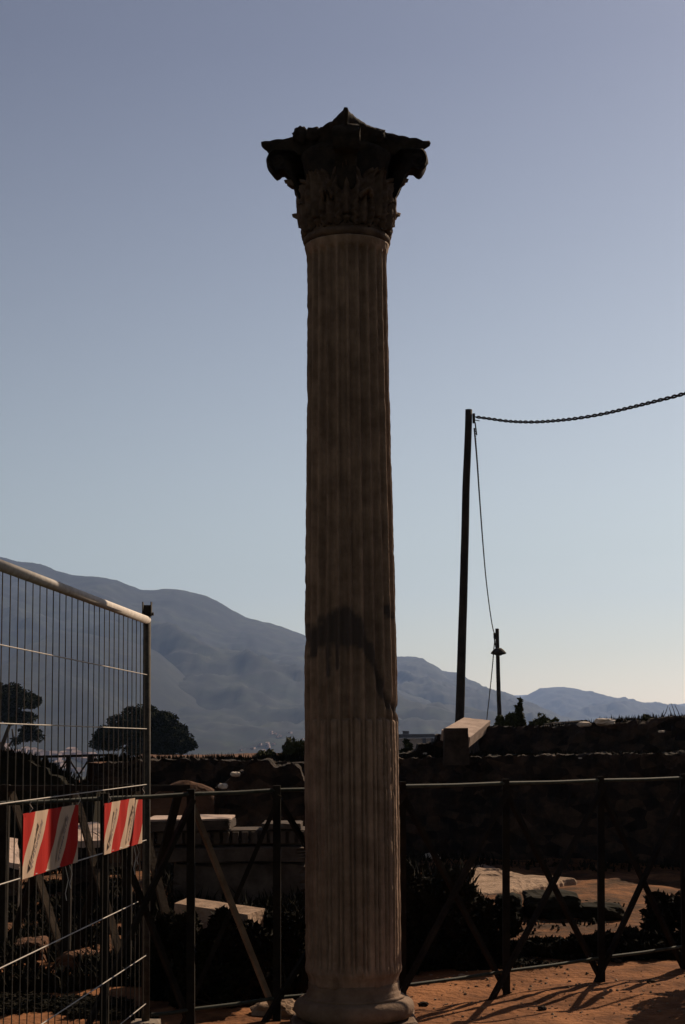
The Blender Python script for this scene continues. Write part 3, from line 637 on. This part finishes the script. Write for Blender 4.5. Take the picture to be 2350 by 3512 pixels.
CDv = 17.0
cb = empty('entablature_fragment', (at(790, 2960, CDv).x, CDv, GZ), 'long pale carved cornice block with a row of dentils lying behind the fence', 'carved stone')
xa, xb = at(500, 2900, CDv).x, at(1060, 2900, CDv).x
def zc(v): return at(790, v, CDv).z
def slab(x0, x1, z0, z1, y0, y1, seed, amp=.012):
    mb = MB(); fv, fc = blob((0, 0, 0), (1, 1, 1), seed, 4, 0, 1, 1.0)
    V2 = []
    for v in fv:
        p = Vector(((x0 + x1) / 2 + v.x / .82 * (x1 - x0) / 2, (y0 + y1) / 2 + v.y / .82 * (y1 - y0) / 2, (z0 + z1) / 2 + v.z / .82 * (z1 - z0) / 2))
        V2.append(p + Vector((fbm(p, 4), fbm(p + Vector((7, 0, 0)), 4), fbm(p + Vector((0, 7, 0)), 4))) * amp)
    mb.add(V2, fc); return mb
M['cornice'] = mat('grey_marble', (.035, .024, .018), (.085, .060, .046), 5, .85, .5, 30)
rel(cb, slab(xa, at(793, 2800, CDv).x, zc(2845), zc(2813), CDv - .16, CDv + .85, 1).build('cornice', M['cornice']))
rel(cb, slab(xa, at(790, 2800, CDv).x, zc(2812.5), zc(2806), CDv - .15, CDv + .84, 7, .008).build('sunlit_top', M['stone']))  # thin paler slab paints the sunlit top over the dark faces
rel(cb, slab(at(900, 2800, CDv).x, at(1034, 2800, CDv).x, zc(2845), zc(2824), CDv - .10, CDv + .55, 2).build('cornice', M['cornice']))
rel(cb, slab(xa, xb, zc(2899), zc(2847), CDv - .0, CDv + .7, 3).build('dentil_band', M['cornice']))
x = xa + .03
while x < xb - .05:
    mb = MB(); mb.box((x + .033, CDv - .03, zc(2872)), (.032, 0, 0), (0, .035, 0), (0, 0, zc(2855) - zc(2874))); rel(cb, mb.build('dentil', M['cornice'])); x += .1
rel(cb, slab(xa, xb, zc(2955), zc(2903), CDv - .14, CDv + .7, 4).build('architrave', M['cornice']))
rel(cb, slab(xa + .3, xb, GZ - .05, zc(2960), CDv - .08, CDv + .7, 5).build('architrave', M['cornice']))
# cut block behind the near fence
mb = MB(); zt = .46
qb = [on_z(596, 3098, zt), on_z(852, 3137, zt), on_z(908, 3116, zt), on_z(648, 3077, zt)]
P = []
for z in np.linspace(GZ - .05, zt, 12):
    row = []
    for a, c_ in zip(qb, qb[1:] + qb[:1]):
        for k in range(14):
            p = a.lerp(c_, k / 14); p = Vector((p.x, p.y, z)); row.append(p + Vector((fbm(p, 5), fbm(p + Vector((5, 0, 0)), 5), 0)) * .012 + Vector((.10 * (zt - z) * .3, 0, 0)))
    P.append(row)
mb.grid(P, closed_u=True); o = 11 * len(P[0]); mb.f.append(tuple(o + k for k in range(len(P[0]))))
tag(mb.build('stone_block', M['rock']), 'big cut stone block with a sunlit flat top, behind the fence left of the column', 'stone block')

# ------------------------------------------------------------------ poles, cables
def pole(uv0, uv1, D, r0, r1, label):
    a, c_ = at(*uv0, D), at(*uv1, D); d = (a - c_) / (a.z - c_.z); base = c_ + d * (GZ - c_.z)
    root = empty('utility_pole', base, label, 'pole', 'wooden poles behind the wall'); mb = MB(); n = 26
    path = [base + (a - base) * i / n for i in range(n + 1)]; path = [p + Vector((fbm(p, .6), 0, 0)) * .012 for p in path]
    mb.tube(path, [r0 + (r1 - r0) * i / n for i in range(n + 1)], 14); rel(root, mb.build('shaft', M['pole'], smooth=True)); return root, a, base
p1, top1, _ = pole((1608, 1405), (1576, 2480), 27.0, .085, .062, 'tall dark wooden pole leaning slightly right, standing behind the ruined wall')
p2, top2, _ = pole((1705, 2156), (1714, 2490), 52.0, .082, .062, 'shorter thinner wooden pole with a disc shaped lamp, farther behind the wall')
mb = MB(); c = top1 + Vector((.085, -.01, -.16)); mb.box(c, (.022, 0, 0), (0, .03, 0), (0, 0, .085)); mb.tube([c + Vector((.01, 0, -.03)), c + Vector((.10, 0, -.045))], .008, 6); mb.tube([c + Vector((.02, 0, -.07)), c + Vector((.045, 0, -.30))], .013, 6)
rel(p1, mb.build('bracket', M['pole']))
mb = MB(); lc = at(1710, 2238, 52.0); prof = [(.02, .15), (.09, .15), (.16, .10), (.255, -.005), (.262, -.03), (.22, -.055), (.13, -.075), (.08, -.10), (.02, -.10)]
mb.lathe([(r, z) for r, z in prof][::-1], 32, lc); rel(p2, mb.build('lamp_shade', M['pole'], smooth=True))
mb = MB(); c = top2 + Vector((-.09, 0, -.22)); mb.box(c, (.035, 0, 0), (0, .03, 0), (0, 0, .08)); mb.tube([c + Vector((-.02, 0, -.06)), c + Vector((.04, 0, -.45))], .018, 6); rel(p2, mb.build('bracket', M['pole']))
def twisted(pts, r, hr, period, label):
    path = [Vector(p) for p in pts]; dd = [0]
    for a, c_ in zip(path, path[1:]): dd.append(dd[-1] + (c_ - a).length)
    n = int(dd[-1] / period * 8); mb = MB()
    for ph in (0, math.pi):
        out = []
        for i in range(n + 1):
            d = dd[-1] * i / n; p = Vector([float(np.interp(d, dd, [q[k] for q in path])) for k in range(3)]); a = d / period * 2 * math.pi + ph
            out.append(p + Vector((math.cos(a) * hr * .6, math.cos(a) * hr * .6, math.sin(a) * hr)))
        mb.tube(out, r, 6)
    return tag(mb.build('power_cable', M['cable'], smooth=True), label, 'cable', 'twisted cables on the poles')
def sag(keys, n=60):
    ts = np.linspace(0, len(keys) - 1, n); K = np.array([list(k) for k in keys]); out = []
    for t in ts:                                                          # Catmull-Rom through the key points
        i = min(int(t), len(K) - 2); f = t - i; p0 = K[max(i - 1, 0)]; p1_ = K[i]; p2_ = K[i + 1]; p3 = K[min(i + 2, len(K) - 1)]
        out.append(.5 * (2 * p1_ + (p2_ - p0) * f + (2 * p0 - 5 * p1_ + 4 * p2_ - p3) * f * f + (3 * p1_ - p0 - 3 * p2_ + p3) * f ** 3))
    return out
k1 = [(1634, 1430, 27), (1680, 1436, 26.5), (1740, 1444, 25.9), (1800, 1447, 25.2), (1860, 1446, 24.6), (1960, 1437, 23.5), (2060, 1421, 22.6), (2160, 1398, 21.6), (2260, 1373, 20.6), (2350, 1349, 19.8), (2600, 1270, 17.6)]
twisted(sag([at(*k) for k in k1], 140), .0135, .016, .42, 'thick twisted cable sagging from the tall pole off to the right edge')
k2 = [(1628, 1470, 27), (1637, 1580, 30), (1645, 1700, 33), (1656, 1850, 38), (1667, 1980, 43), (1679, 2080, 47), (1690, 2150, 50.5), (1698, 2177, 51.9)]
twisted(sag([at(*k) for k in k2], 120), .012, .015, .46, 'thin twisted cable dropping from the tall pole to the shorter pole')
k3 = [(1698, 2177, 51.9), (1697, 2200, 52.5), (1694, 2230, 54), (1690, 2280, 56), (1681, 2370, 62), (1672, 2450, 70), (1664, 2530, 80)]
twisted(sag([at(*k) for k in k3], 90), .014, .017, .6, 'lowest twisted cable falling away behind the slab from the shorter pole')

# ------------------------------------------------------------------ trees and plants
def leaves(mb, clumps, n, size, seed, flat=0.0):
    rn = random.Random(seed); tot = sum(c[1][0] * c[1][1] * c[1][2] for c in clumps)
    for c, rad in clumps:
        cnt = max(6, int(n * rad[0] * rad[1] * rad[2] / tot))
        for _ in range(cnt):
            while True:
                p = Vector((rn.uniform(-1, 1), rn.uniform(-1, 1), rn.uniform(-1, 1)))
                if p.length < 1: break
            p = p.normalized() * (p.length ** .45); q = Vector(c) + Vector((p.x * rad[0], p.y * rad[1], p.z * rad[2]))
            a = Vector((rn.gauss(0, 1), rn.gauss(0, 1), rn.gauss(0, 1))).normalized(); t = a.cross(Vector((rn.gauss(0, 1), rn.gauss(0, 1), rn.gauss(0, 1)))).normalized()
            s_ = size * rn.uniform(.5, 1.3); mb.add([q - a * s_, q + t * s_ * .45, q + a * s_, q - t * s_ * .4], [(0, 1, 2, 3)])
def tree(label, base, limbs, clumps, n, size, seed, r=.25, group=None, name='pine_tree', cat='tree'):
    root = empty(name, base, label, cat, group); mb = MB()
    for path, r0, r1 in limbs:
        k = len(path); mb.tube([Vector(p) for p in path], [r0 + (r1 - r0) * i / (k - 1) for i in range(k)], 8)
    rel(root, mb.build('trunk', M['bark'], smooth=True)); mb = MB(); leaves(mb, clumps, n, size, seed); rel(root, mb.build('crown', M['leaf'])); return root
def dome(u0, u1, vt, vb, D, seed, n=60, px=26, prof=None):
    rn = random.Random(seed); out = []; uc, ur, vr = (u0 + u1) / 2, (u1 - u0) / 2 - px, (vb - vt) - 2 * px
    for _ in range(n):
        while True:
            x, y, d = rn.uniform(-1, 1), rn.uniform(0, 1), rn.uniform(-1, 1)
            if x * x + y * y + d * d < 1 : break
        k = px / F * D * rn.uniform(.75, 1.25); out.append((at(uc + x * ur, vb - px - y * vr, D + d * ur / F * D), (k * 1.15, k * 1.15, k * .8)))
    return out
T2 = 95.0
cl = dome(340, 655, 2408, 2560, T2, 5, 150, 24) + dome(302, 420, 2480, 2580, T2, 6, 45, 20) + dome(560, 690, 2500, 2592, T2, 7, 40, 18) + dome(400, 640, 2520, 2600, T2, 8, 60, 20)
bb = at(500, 2600, T2); bb.z = ground_h(bb.x, bb.y)
tree('broad round crowned pine standing behind the fence post, left of the column', tuple(bb), [([(bb.x, bb.y, bb.z - .1), (bb.x + .1, bb.y, 1.4), at(490, 2540, T2), at(480, 2470, T2)], .3, .12), ([(bb.x + .1, bb.y, 1.2), at(560, 2520, T2)], .16, .07)], cl, 46000, .11, 3, group='umbrella pines at left')
T1 = 120.0
cl = dome(-150, 152, 2333, 2440, T1, 15, 110, 22) + dome(-60, 138, 2415, 2485, T1, 16, 60, 18) + dome(60, 158, 2475, 2548, T1, 17, 34, 17) + dome(35, 78, 2520, 2565, T1, 18, 8, 12)
b1 = at(18, 2605, T1); b1.z = ground_h(b1.x, b1.y)
tree('flat topped umbrella pine with a bare leaning trunk, seen through the fence mesh', tuple(b1), [([(b1.x + .25, b1.y, b1.z - .1), at(22, 2620, T1), at(14, 2580, T1), at(6, 2560, T1), at(16, 2535, T1), at(28, 2500, T1), at(40, 2470, T1)], .28, .11), ([at(14, 2570, T1), at(-8, 2545, T1), at(-40, 2500, T1)], .2, .1), ([at(30, 2560, T1), at(46, 2535, T1), at(42, 2500, T1)], .09, .06)], cl, 24000, .14, 4, group='umbrella pines at left')
def shrub(label, u0, u1, vt, vb, D, seed, n=900, size=.06, group='shrubs on the ruins', stems=5, name='shrub', cat='shrub', px=None, more=()):
    px = px or (u1 - u0) * .14; rn = random.Random(seed); b0 = at((u0 + u1) / 2, vb, D); root = empty(name, b0, label, cat, group)
    cl = dome(u0, u1, vt, vb + px * .5, D, seed, 24, px); mb = MB()
    for i, (a0, a1, b0_, b1_) in enumerate(more): cl += dome(a0, a1, b0_, b1_, D, seed + 50 + i, 12, (a1 - a0) * .2)
    for c, _ in rn.sample(cl, min(stems, len(cl))): mb.tube([b0, b0.lerp(c, .5) + Vector((rn.gauss(0, .02), 0, 0)), c], [.012 * D / 25, .008 * D / 25, .004 * D / 25], 5)
    rel(root, mb.build('stem', M['bark'])); mb = MB(); leaves(mb, cl, n, size, seed); rel(root, mb.build('foliage', M['bush'])); return root
shrub('spiky dark shrub with a tall right tip beside the shorter pole', 1720, 1808, 2440, 2500, 29, 1, 2000, .06, more=((1764, 1800, 2404, 2470), (1776, 1792, 2392, 2430), (1692, 1735, 2448, 2505)))
shrub('low rounded dark shrub right of the spiky shrub, on the wall', 1808, 1930, 2458, 2502, 28, 2, 1500, .05, more=((1835, 1880, 2444, 2490), (1890, 1922, 2455, 2500)))
shrub('small bushy plant between the stones and the dry stalks, on the rubble bank', 2192, 2246, 2446, 2482, 23.5, 3, 420, .045)
shrub('tiny plant beside the white stone chunk on the bank', 1988, 2016, 2470, 2486, 23.6, 4, 120, .03)
shrub('yellowish bush against the column on its right side, on the wall', 1372, 1424, 2535, 2600, 25.5, 5, 700, .05)
shrub('green bush rising against the left edge of the column', 955, 1070, 2520, 2612, 28, 6, 1700, .06)
shrub('low thin bush on the terrace left of the green bush', 868, 965, 2566, 2612, 28.5, 7, 900, .05)
mb = MB(); root = None
for i, (u, v, lean) in enumerate(((2308, 2412, 9), (2298, 2425, 5), (2322, 2418, 12), (2272, 2436, -8), (2284, 2420, -12))):
    a, c_ = at(u + lean, 2466, 23.2), at(u - lean * .6, v, 23.2); mb.tube([a, a.lerp(c_, .5) + Vector((.01, 0, 0)), c_], [.008, .006, .003], 5)
tag(mb.build('dry_stalks', M['cable']), 'thin dry reddish stalks sticking up from the bank near the right edge', 'plant')
# bushes close behind the near fence
def bush(label, x, y, rx, ry, h, n, seed, size=.04):
    rn = random.Random(seed); root = empty('bush', (x, y, GZ), label, 'bush', 'dark bushes by the fence'); cl = []
    for _ in range(46): cl.append(((x + rn.uniform(-1, 1) * rx, y + rn.uniform(-1, 1) * ry, GZ + h * rn.uniform(.08, .92)), (rx * .3, ry * .3, h * .14)))
    mb = MB()
    for c, _ in rn.sample(cl, 9): mb.tube([(x + rn.gauss(0, .05), y + rn.gauss(0, .05), GZ - .03), c], [.008, .003], 5)
    rel(root, mb.build('stem', M['bark'])); mb = MB(); leaves(mb, cl, n, size, seed); rel(root, mb.build('foliage', M['weed'])); return root
def bush_px(label, u0, u1, vt, vb, D, n, seed, size=.04):
    a, c_ = at(u0, vb, D), at(u1, vb, D); bush(label, (a.x + c_.x) / 2, D, (c_.x - a.x) / 2, (c_.x - a.x) / 2 * .8, at((u0 + u1) / 2, vt, D).z - GZ, n, seed, size)
bush_px('tall dark bush right beside the column, behind the fence', 1385, 1612, 2980, 3340, 12.3, 6500, 1)
bush_px('dark bush behind the fence post, right of the tall bush', 1600, 1765, 3085, 3330, 12.4, 4200, 2)
bush_px('low dark bush in the middle of the right fence bays', 1780, 2010, 3222, 3300, 12.9, 3000, 3)
bush_px('dark bush behind the rightmost fence posts', 2020, 2260, 3196, 3285, 12.9, 3600, 4)
bush_px('dark bush at the right edge behind the fence', 2250, 2520, 3060, 3260, 13.4, 6000, 5)
bush_px('dark weedy bush left of the column behind the fence', 900, 1060, 3130, 3420, 11.2, 5200, 6)
bush_px('dark weedy bush between the stone block and the mesh fence post', 520, 640, 3150, 3440, 11.0, 4800, 7)
bush_px('dark bush added over the shaded front of the stone block, behind the fence', 610, 910, 3138, 3440, 10.75, 9000, 8)  # raised to cover the block's shaded front face

# ------------------------------------------------------------------ path, rocks, weeds, town
mb = MB(); pp = [(1603, 2972), (1606, 3010), (1612, 3044), (1632, 3064), (1720, 3060), (1800, 3045), (1880, 3025), (1968, 3011), (1900, 3004), (1800, 2999), (1740, 2990), (1690, 2972), (1650, 2960)]
pw = [on_z(u, v, -.07) for u, v in pp]; cen = sum(pw, Vector()) / len(pw); P = []
for z, k in ((-.25, 1.02), (-.11, 1.01), (-.08, .985), (-.07, .95)) + tuple((-.065, q) for q in (.85, .7, .55, .4, .25, .1)):
    row = []
    for i in range(120):
        t = i / 120 * len(pw); a, c_ = pw[int(t) % len(pw)], pw[(int(t) + 1) % len(pw)]; p = cen + (a.lerp(c_, t % 1) - cen) * k
        lay = .018 * fbm((p.x * 1.2, p.y * 3, 0), 1.8, 4); row.append((p.x + .05 * fbm((p.x, p.y, 2), 3) * (k > .9), p.y + .08 * fbm((p.x, p.y, 3), 3) * (k > .9), z + lay))
    P.append(row)
mb.grid(P, closed_u=True); tag(mb.build('path', M['rock'], smooth=False), kind='structure')
def rock(label, u0, u1, vt, vb, D, seed, mt, dy=.5, sq=.5, amp=.22):
    a, c_ = at(u0, vb, D), at(u1, vb, D); zt, zb = at((u0 + u1) / 2, vt, D).z, GZ - .08; mb = MB()
    mb.add(*blob(((a.x + c_.x) / 2, D + dy / 2, (zt + zb) / 2), ((c_.x - a.x) / 2, dy, (zt - zb) / 2), seed, 4, amp, 1.5, sq)); return tag(mb.build('boulder', mt), label, 'rock', 'rocks on the open ground')
rock('wide dark flat boulder in front of the pale path', 1790, 2010, 3058, 3128, 16.0, 3, M['weed'], .35)
rock('low dark ledge of rock right of the wide flat boulder', 1975, 2150, 3098, 3140, 15.9, 6, M['weed'], .25)
rock('small dark boulder left of the wide flat boulder', 1700, 1800, 3060, 3110, 16.0, 8, M['weed'], .3)
rock('flat reddish rock seen through the bottom of the fence mesh', 180, 345, 3262, 3300, 12.6, 12, M['terrace'], .22)
rock('low long rock left of the flat reddish rock, behind the mesh', 30, 165, 3217, 3250, 13.2, 14, M['terrace'], .25)
for i, (u, v, sx, lab) in enumerate(((1672, 3316, .045, 'small pale stone on the ground by the foot of the bottom rail'), (1860, 3462, .03, 'dark pebble on the bare earth in front of the fence'), (2235, 3372, .035, 'dark stone on the bare earth near the right edge'), (1480, 2945, .12, 'white flat stone at the foot of the ruined wall, right of the column'), (945, 3488, .16, 'rough pale stone at the bottom edge, left of the column base'))):
    c = on_z(u, v, GZ); mb = MB(); mb.add(*blob(c + Vector((0, 0, sx * .2)), (sx, sx * .8, sx * .5), i + 31, 3, .3, 1.6, .3)); tag(mb.build('stone', M['rock'] if i in (0, 4) else (M['white_stone'] if i == 3 else M['dark_stone'])), lab, 'stone')
rn = random.Random(77); mb = MB()
zones = [((0, 540), (3095, 3400), 14000, .17), ((520, 1060), (2990, 3440), 9000, .26), ((1380, 1640), (3100, 3330), 4000, .24), ((1620, 2350), (3215, 3330), 5000, .09), ((1600, 2350), (3090, 3215), 900, .05), ((-60, 2400), (2930, 2990), 3500, .16), ((1390, 1620), (2965, 3330), 3000, .3), ((-20, 540), (3380, 3500), 7000, .08), ((0, 420), (2985, 3095), 4500, .11)]
for (u0, u1), (v0, v1), n, hh in zones:
    for _ in range(n):
        u, v = rn.uniform(u0, u1), rn.uniform(v0, v1); p = on_z(u, v, GZ)
        if fbm((p.x, p.y, 40), 1.1, 3) < -.12 + (.2 if n < 3000 else 0): continue
        h = hh * rn.uniform(.35, 1.1); w_ = rn.uniform(.004, .012) * (1 + p.y / 25); ang = rn.uniform(0, 6.28); lean = Vector((rn.gauss(0, .35), rn.gauss(0, .35), 1)) * h
        d = Vector((math.cos(ang), math.sin(ang), 0)) * w_; mid = p + lean * .55 + Vector((rn.gauss(0, .02), rn.gauss(0, .02), 0))
        p.z -= .03; mb.add([p - d, p + d, mid + d * .8, p + lean, mid - d * .8], [(0, 1, 2, 4), (4, 2, 3)])
def tuft(p, h, k):
    for _ in range(k):
        q = p + Vector((rn.gauss(0, .07), rn.gauss(0, .07), -.03)); d = Vector((.010, .004, 0)); l = Vector((rn.gauss(0, .3), rn.gauss(0, .3), 1)) * h * rn.uniform(.4, 1.1)
        mb.add([q - d, q + d, q + l * .6 + d * .7, q + l, q + l * .6 - d * .7], [(0, 1, 2, 4), (4, 2, 3)])
for _ in range(260):
    u = rn.uniform(1640, 2380); v = float(np.interp(u, [1640, 1900, 2100, 2350], [2506, 2494, 2476, 2463])); tuft(at(u, v + rn.uniform(0, 14), r2(u) + rn.uniform(.1, 1.5)), rn.uniform(.05, .15), 9)
for _ in range(300):
    u = rn.uniform(1380, 2380); tuft(at(u, 2594, rD(u) + rn.uniform(.15, 1.0)), rn.uniform(.05, .14), 9)
for _ in range(260):
    u = rn.uniform(330, 1060); tuft(at(u, 2606, 26.2 + rn.uniform(0, 1)), rn.uniform(.05, .16), 9)
for _ in range(160):
    u = rn.uniform(-20, 320); tuft(at(u, float(np.interp(u, [-40, 40, 90, 150, 215, 260, 330], [2602, 2598, 2608, 2632, 2674, 2702, 2714])), 23.8), rn.uniform(.08, .22), 10)
tag(mb.build('weeds', M['weed']), kind='stuff')
from mathutils.bvhtree import BVHTree
TREES = [BVHTree.FromPolygons([v.co for v in o.data.vertices], [p.vertices for p in o.data.polygons]) for o in SLOPES + [bpy.data.objects['ground']]]
def terrain(u, v):
    o = Vector((0, 60, 1.6)); r = ray(u, v); o = Vector((0, 0, CAM_H)) + r * (70 / r.y); best = None
    for t in TREES:
        h = t.ray_cast(o, r.normalized(), 9000)
        if h[0] is not None and (best is None or h[3] < best[1]): best = (h[0], h[3])
    return best[0].y if best else 1250
def house(u, v, D, wpx, hpx, label, grp, roofed, ry):
    D = terrain(u, v) - 4; a = at(u, v, D); wd, ht = wpx / F * D, hpx / F * D; root = empty('house', a, label, 'house', grp) if False else None
    mb = MB(); c, s_ = math.cos(ry), math.sin(ry); X, Y = Vector((c, s_, 0)) * wd / 2, Vector((-s_, c, 0)) * wd * .8; base = a - Vector((0, 0, ht * .6)); H = Vector((0, 0, ht * 1.6))
    P = [base - X - Y, base + X - Y, base + X + Y, base - X + Y]; mb.add(P + [p + H for p in P], [(0, 1, 5, 4), (1, 2, 6, 5), (2, 3, 7, 6), (3, 0, 4, 7), (4, 5, 6, 7)]); nwall = len(mb.f)
    if roofed:
        r0, r1 = base + H - X * 1.08 + Vector((0, 0, ht * .45)), base + H + X * 1.08 + Vector((0, 0, ht * .45)); e = .02 * ht
        Q = [base + H + Vector((0, 0, e)) + k for k in (-X * 1.08 - Y * 1.15, X * 1.08 - Y * 1.15, X * 1.08 + Y * 1.15, -X * 1.08 + Y * 1.15)]; mb.add(Q + [r0, r1], [(0, 1, 5, 4), (2, 3, 4, 5), (1, 2, 5), (3, 0, 4), (3, 2, 1, 0)])
    o = mb.build('house', [M['wall_paint'], M['roof']])
    for i, f in enumerate(o.data.polygons): f.material_index = 1 if i >= nwall else 0
    return tag(o, label, 'house', grp)
rn = random.Random(5)
for i, (u, v) in enumerate([(8, 2560), (30, 2578), (62, 2585), (88, 2572), (112, 2582), (138, 2590), (170, 2582), (196, 2596), (222, 2588), (246, 2578), (262, 2592), (283, 2600), (300, 2584), (318, 2590), (120, 2618), (205, 2625), (262, 2638), (300, 2612)]):
    house(u, v + 6, rn.uniform(620, 900), rn.uniform(18, 34), rn.uniform(10, 18), 'pinkish town house far behind the left fence mesh, at the mountain foot', 'town houses at left', rn.random() < .5, rn.uniform(-.55, -.25))
for i in range(20):
    t = rn.random() ** .6; u = 780 + 260 * t; v = 2500 + 80 * rn.random()
    house(u, v, 1250, rn.uniform(6, 11), rn.uniform(3, 5), 'tiny pale house on the lower mountain slope left of the column', 'houses on the mountain slope', rn.random() < .4, rn.uniform(-.55, -.25))
hb = empty('flat_roofed_building', (at(1432, 2580, 320).x, 320, -24), 'low flat roofed building far behind the wall, just right of the column', 'building'); A = lambda u, v: at(u, v, 320)
def bx(u0, u1, v0, v1, dy, nm, mt, y0=0):
    a, c_ = A(u0, v1), A(u1, v0); mb = MB(); mb.box(((a.x + c_.x) / 2, 320 + y0 + dy / 2, (a.z + c_.z) / 2), ((c_.x - a.x) / 2, 0, 0), (0, dy / 2, 0), (0, 0, (c_.z - a.z) / 2)); rel(hb, mb.build(nm, mt))
bx(1350, 1491, 2517, 2531, 9, 'roof', M['dark_stone']); bx(1340, 1484, 2531.3, 3000, 7, 'wall', M['stone'], 1.5); bx(1384, 1404, 2507, 2517, 3, 'roof_hut', M['dark_stone'], 2)
for u in (1395, 1459, 1488): bx(u - 2, u + 2, 2531.3, 3000, .4, 'pillar', M['dark_stone'], .2)
# added bush outside the right edge, put there to cast the corner shade
bush('added dense bush beyond the right edge, casting the corner shade', 2.98, 11.15, .45, .42, 1.0, 16000, 21)

rn = random.Random(91); mb = MB()
for _ in range(900):
    u, v = rn.uniform(1380, 2360), 3330 + 170 * rn.random(); p = on_z(u, v, GZ); p.z = ground_h(p.x, p.y); r = .003 + .014 * rn.random() ** 6; a = rn.uniform(0, 6.28)
    ca, sa = math.cos(a), math.sin(a); Q = [Vector((ca, sa, 0)), Vector((-sa, ca, 0)), Vector((-ca, -sa, 0)), Vector((sa, -ca, 0))]
    k = [rn.uniform(.7, 1.3) for _ in range(4)]; V8 = [p + q * r * kk for q, kk in zip(Q, k)] + [p + q * r * kk * .6 + Vector((0, 0, r * rn.uniform(.4, .9))) for q, kk in zip(Q, k)]
    mb.add(V8, [(0, 1, 5, 4), (1, 2, 6, 5), (2, 3, 7, 6), (3, 0, 4, 7), (4, 5, 6, 7)])
tag(mb.build('gravel', mat('gravel', (.05, .03, .02), (.30, .20, .13), 9, .95, .4, 60)), kind='stuff')

for i, (u, v, sx, lab) in enumerate(((1452, 3448, .035, 'small brown stone beside the column base on its right'), (1585, 3350, .03, 'small stone under the bottom rail, right of the column'), (2120, 3300, .03, 'small stone under the bottom rail near the right post'))):
    c = on_z(u, v, GZ); mb = MB(); mb.add(*blob(c + Vector((0, 0, sx * .2)), (sx, sx * .8, sx * .5), i + 61, 3, .3, 1.6, .3)); tag(mb.build('stone', M['rock'] if i == 1 else M['dark_stone']), lab, 'stone')

def slab_block(lab, qs, th, seed):
    c4 = [at(*q) for q in qs]; root = empty('rubble_block', ((c4[0].x + c4[2].x) / 2, (c4[0].y + c4[2].y) / 2, GZ), lab, 'stone', 'rubble seen through the mesh')
    def lay(z_off, bottom, grow, mt, nm, amp):
        mb = MB(); P = []; n = 10; cen = sum(c4, Vector()) / 4
        for q, k in ((1, grow), (0, 1), (0, .7), (0, .35), (0, .02)):
            row = []
            for a, c_ in zip(c4, c4[1:] + c4[:1]):
                for t in range(n):
                    p = a.lerp(c_, t / n); p = cen + (p - cen) * k; zt = p.z + z_off; z = zt if q == 0 else (GZ - .05 if bottom is None else zt - bottom)
                    p = Vector((p.x, p.y, z)); row.append(p + Vector((fbm(p, 4), fbm(p + Vector((3, seed, 0)), 4), .6 * fbm(p + Vector((0, 5, seed)), 5))) * amp)
            P.append(row)
        mb.grid(P, closed_u=True); rel(root, mb.build(nm, mt))
    lay(-th, None, 1.1, M['ruin'], 'base', .05); lay(0, th + .03, 1.0, M['stone'], 'slab', .035)  # dark base and paler slab paint the shaded sides and sunlit top
slab_block('pale sunlit flat block seen between the two striped boards', [(256, 2884, 18.2), (347, 2880, 18.2), (338, 2818, 19.7), (258, 2823, 19.7)], .05, 1)
slab_block('pale sunlit broken block left of the half shaded striped board', [(20, 2956, 16.6), (66, 2962, 16.6), (58, 2876, 19.0), (18, 2872, 19.0)], .05, 2)
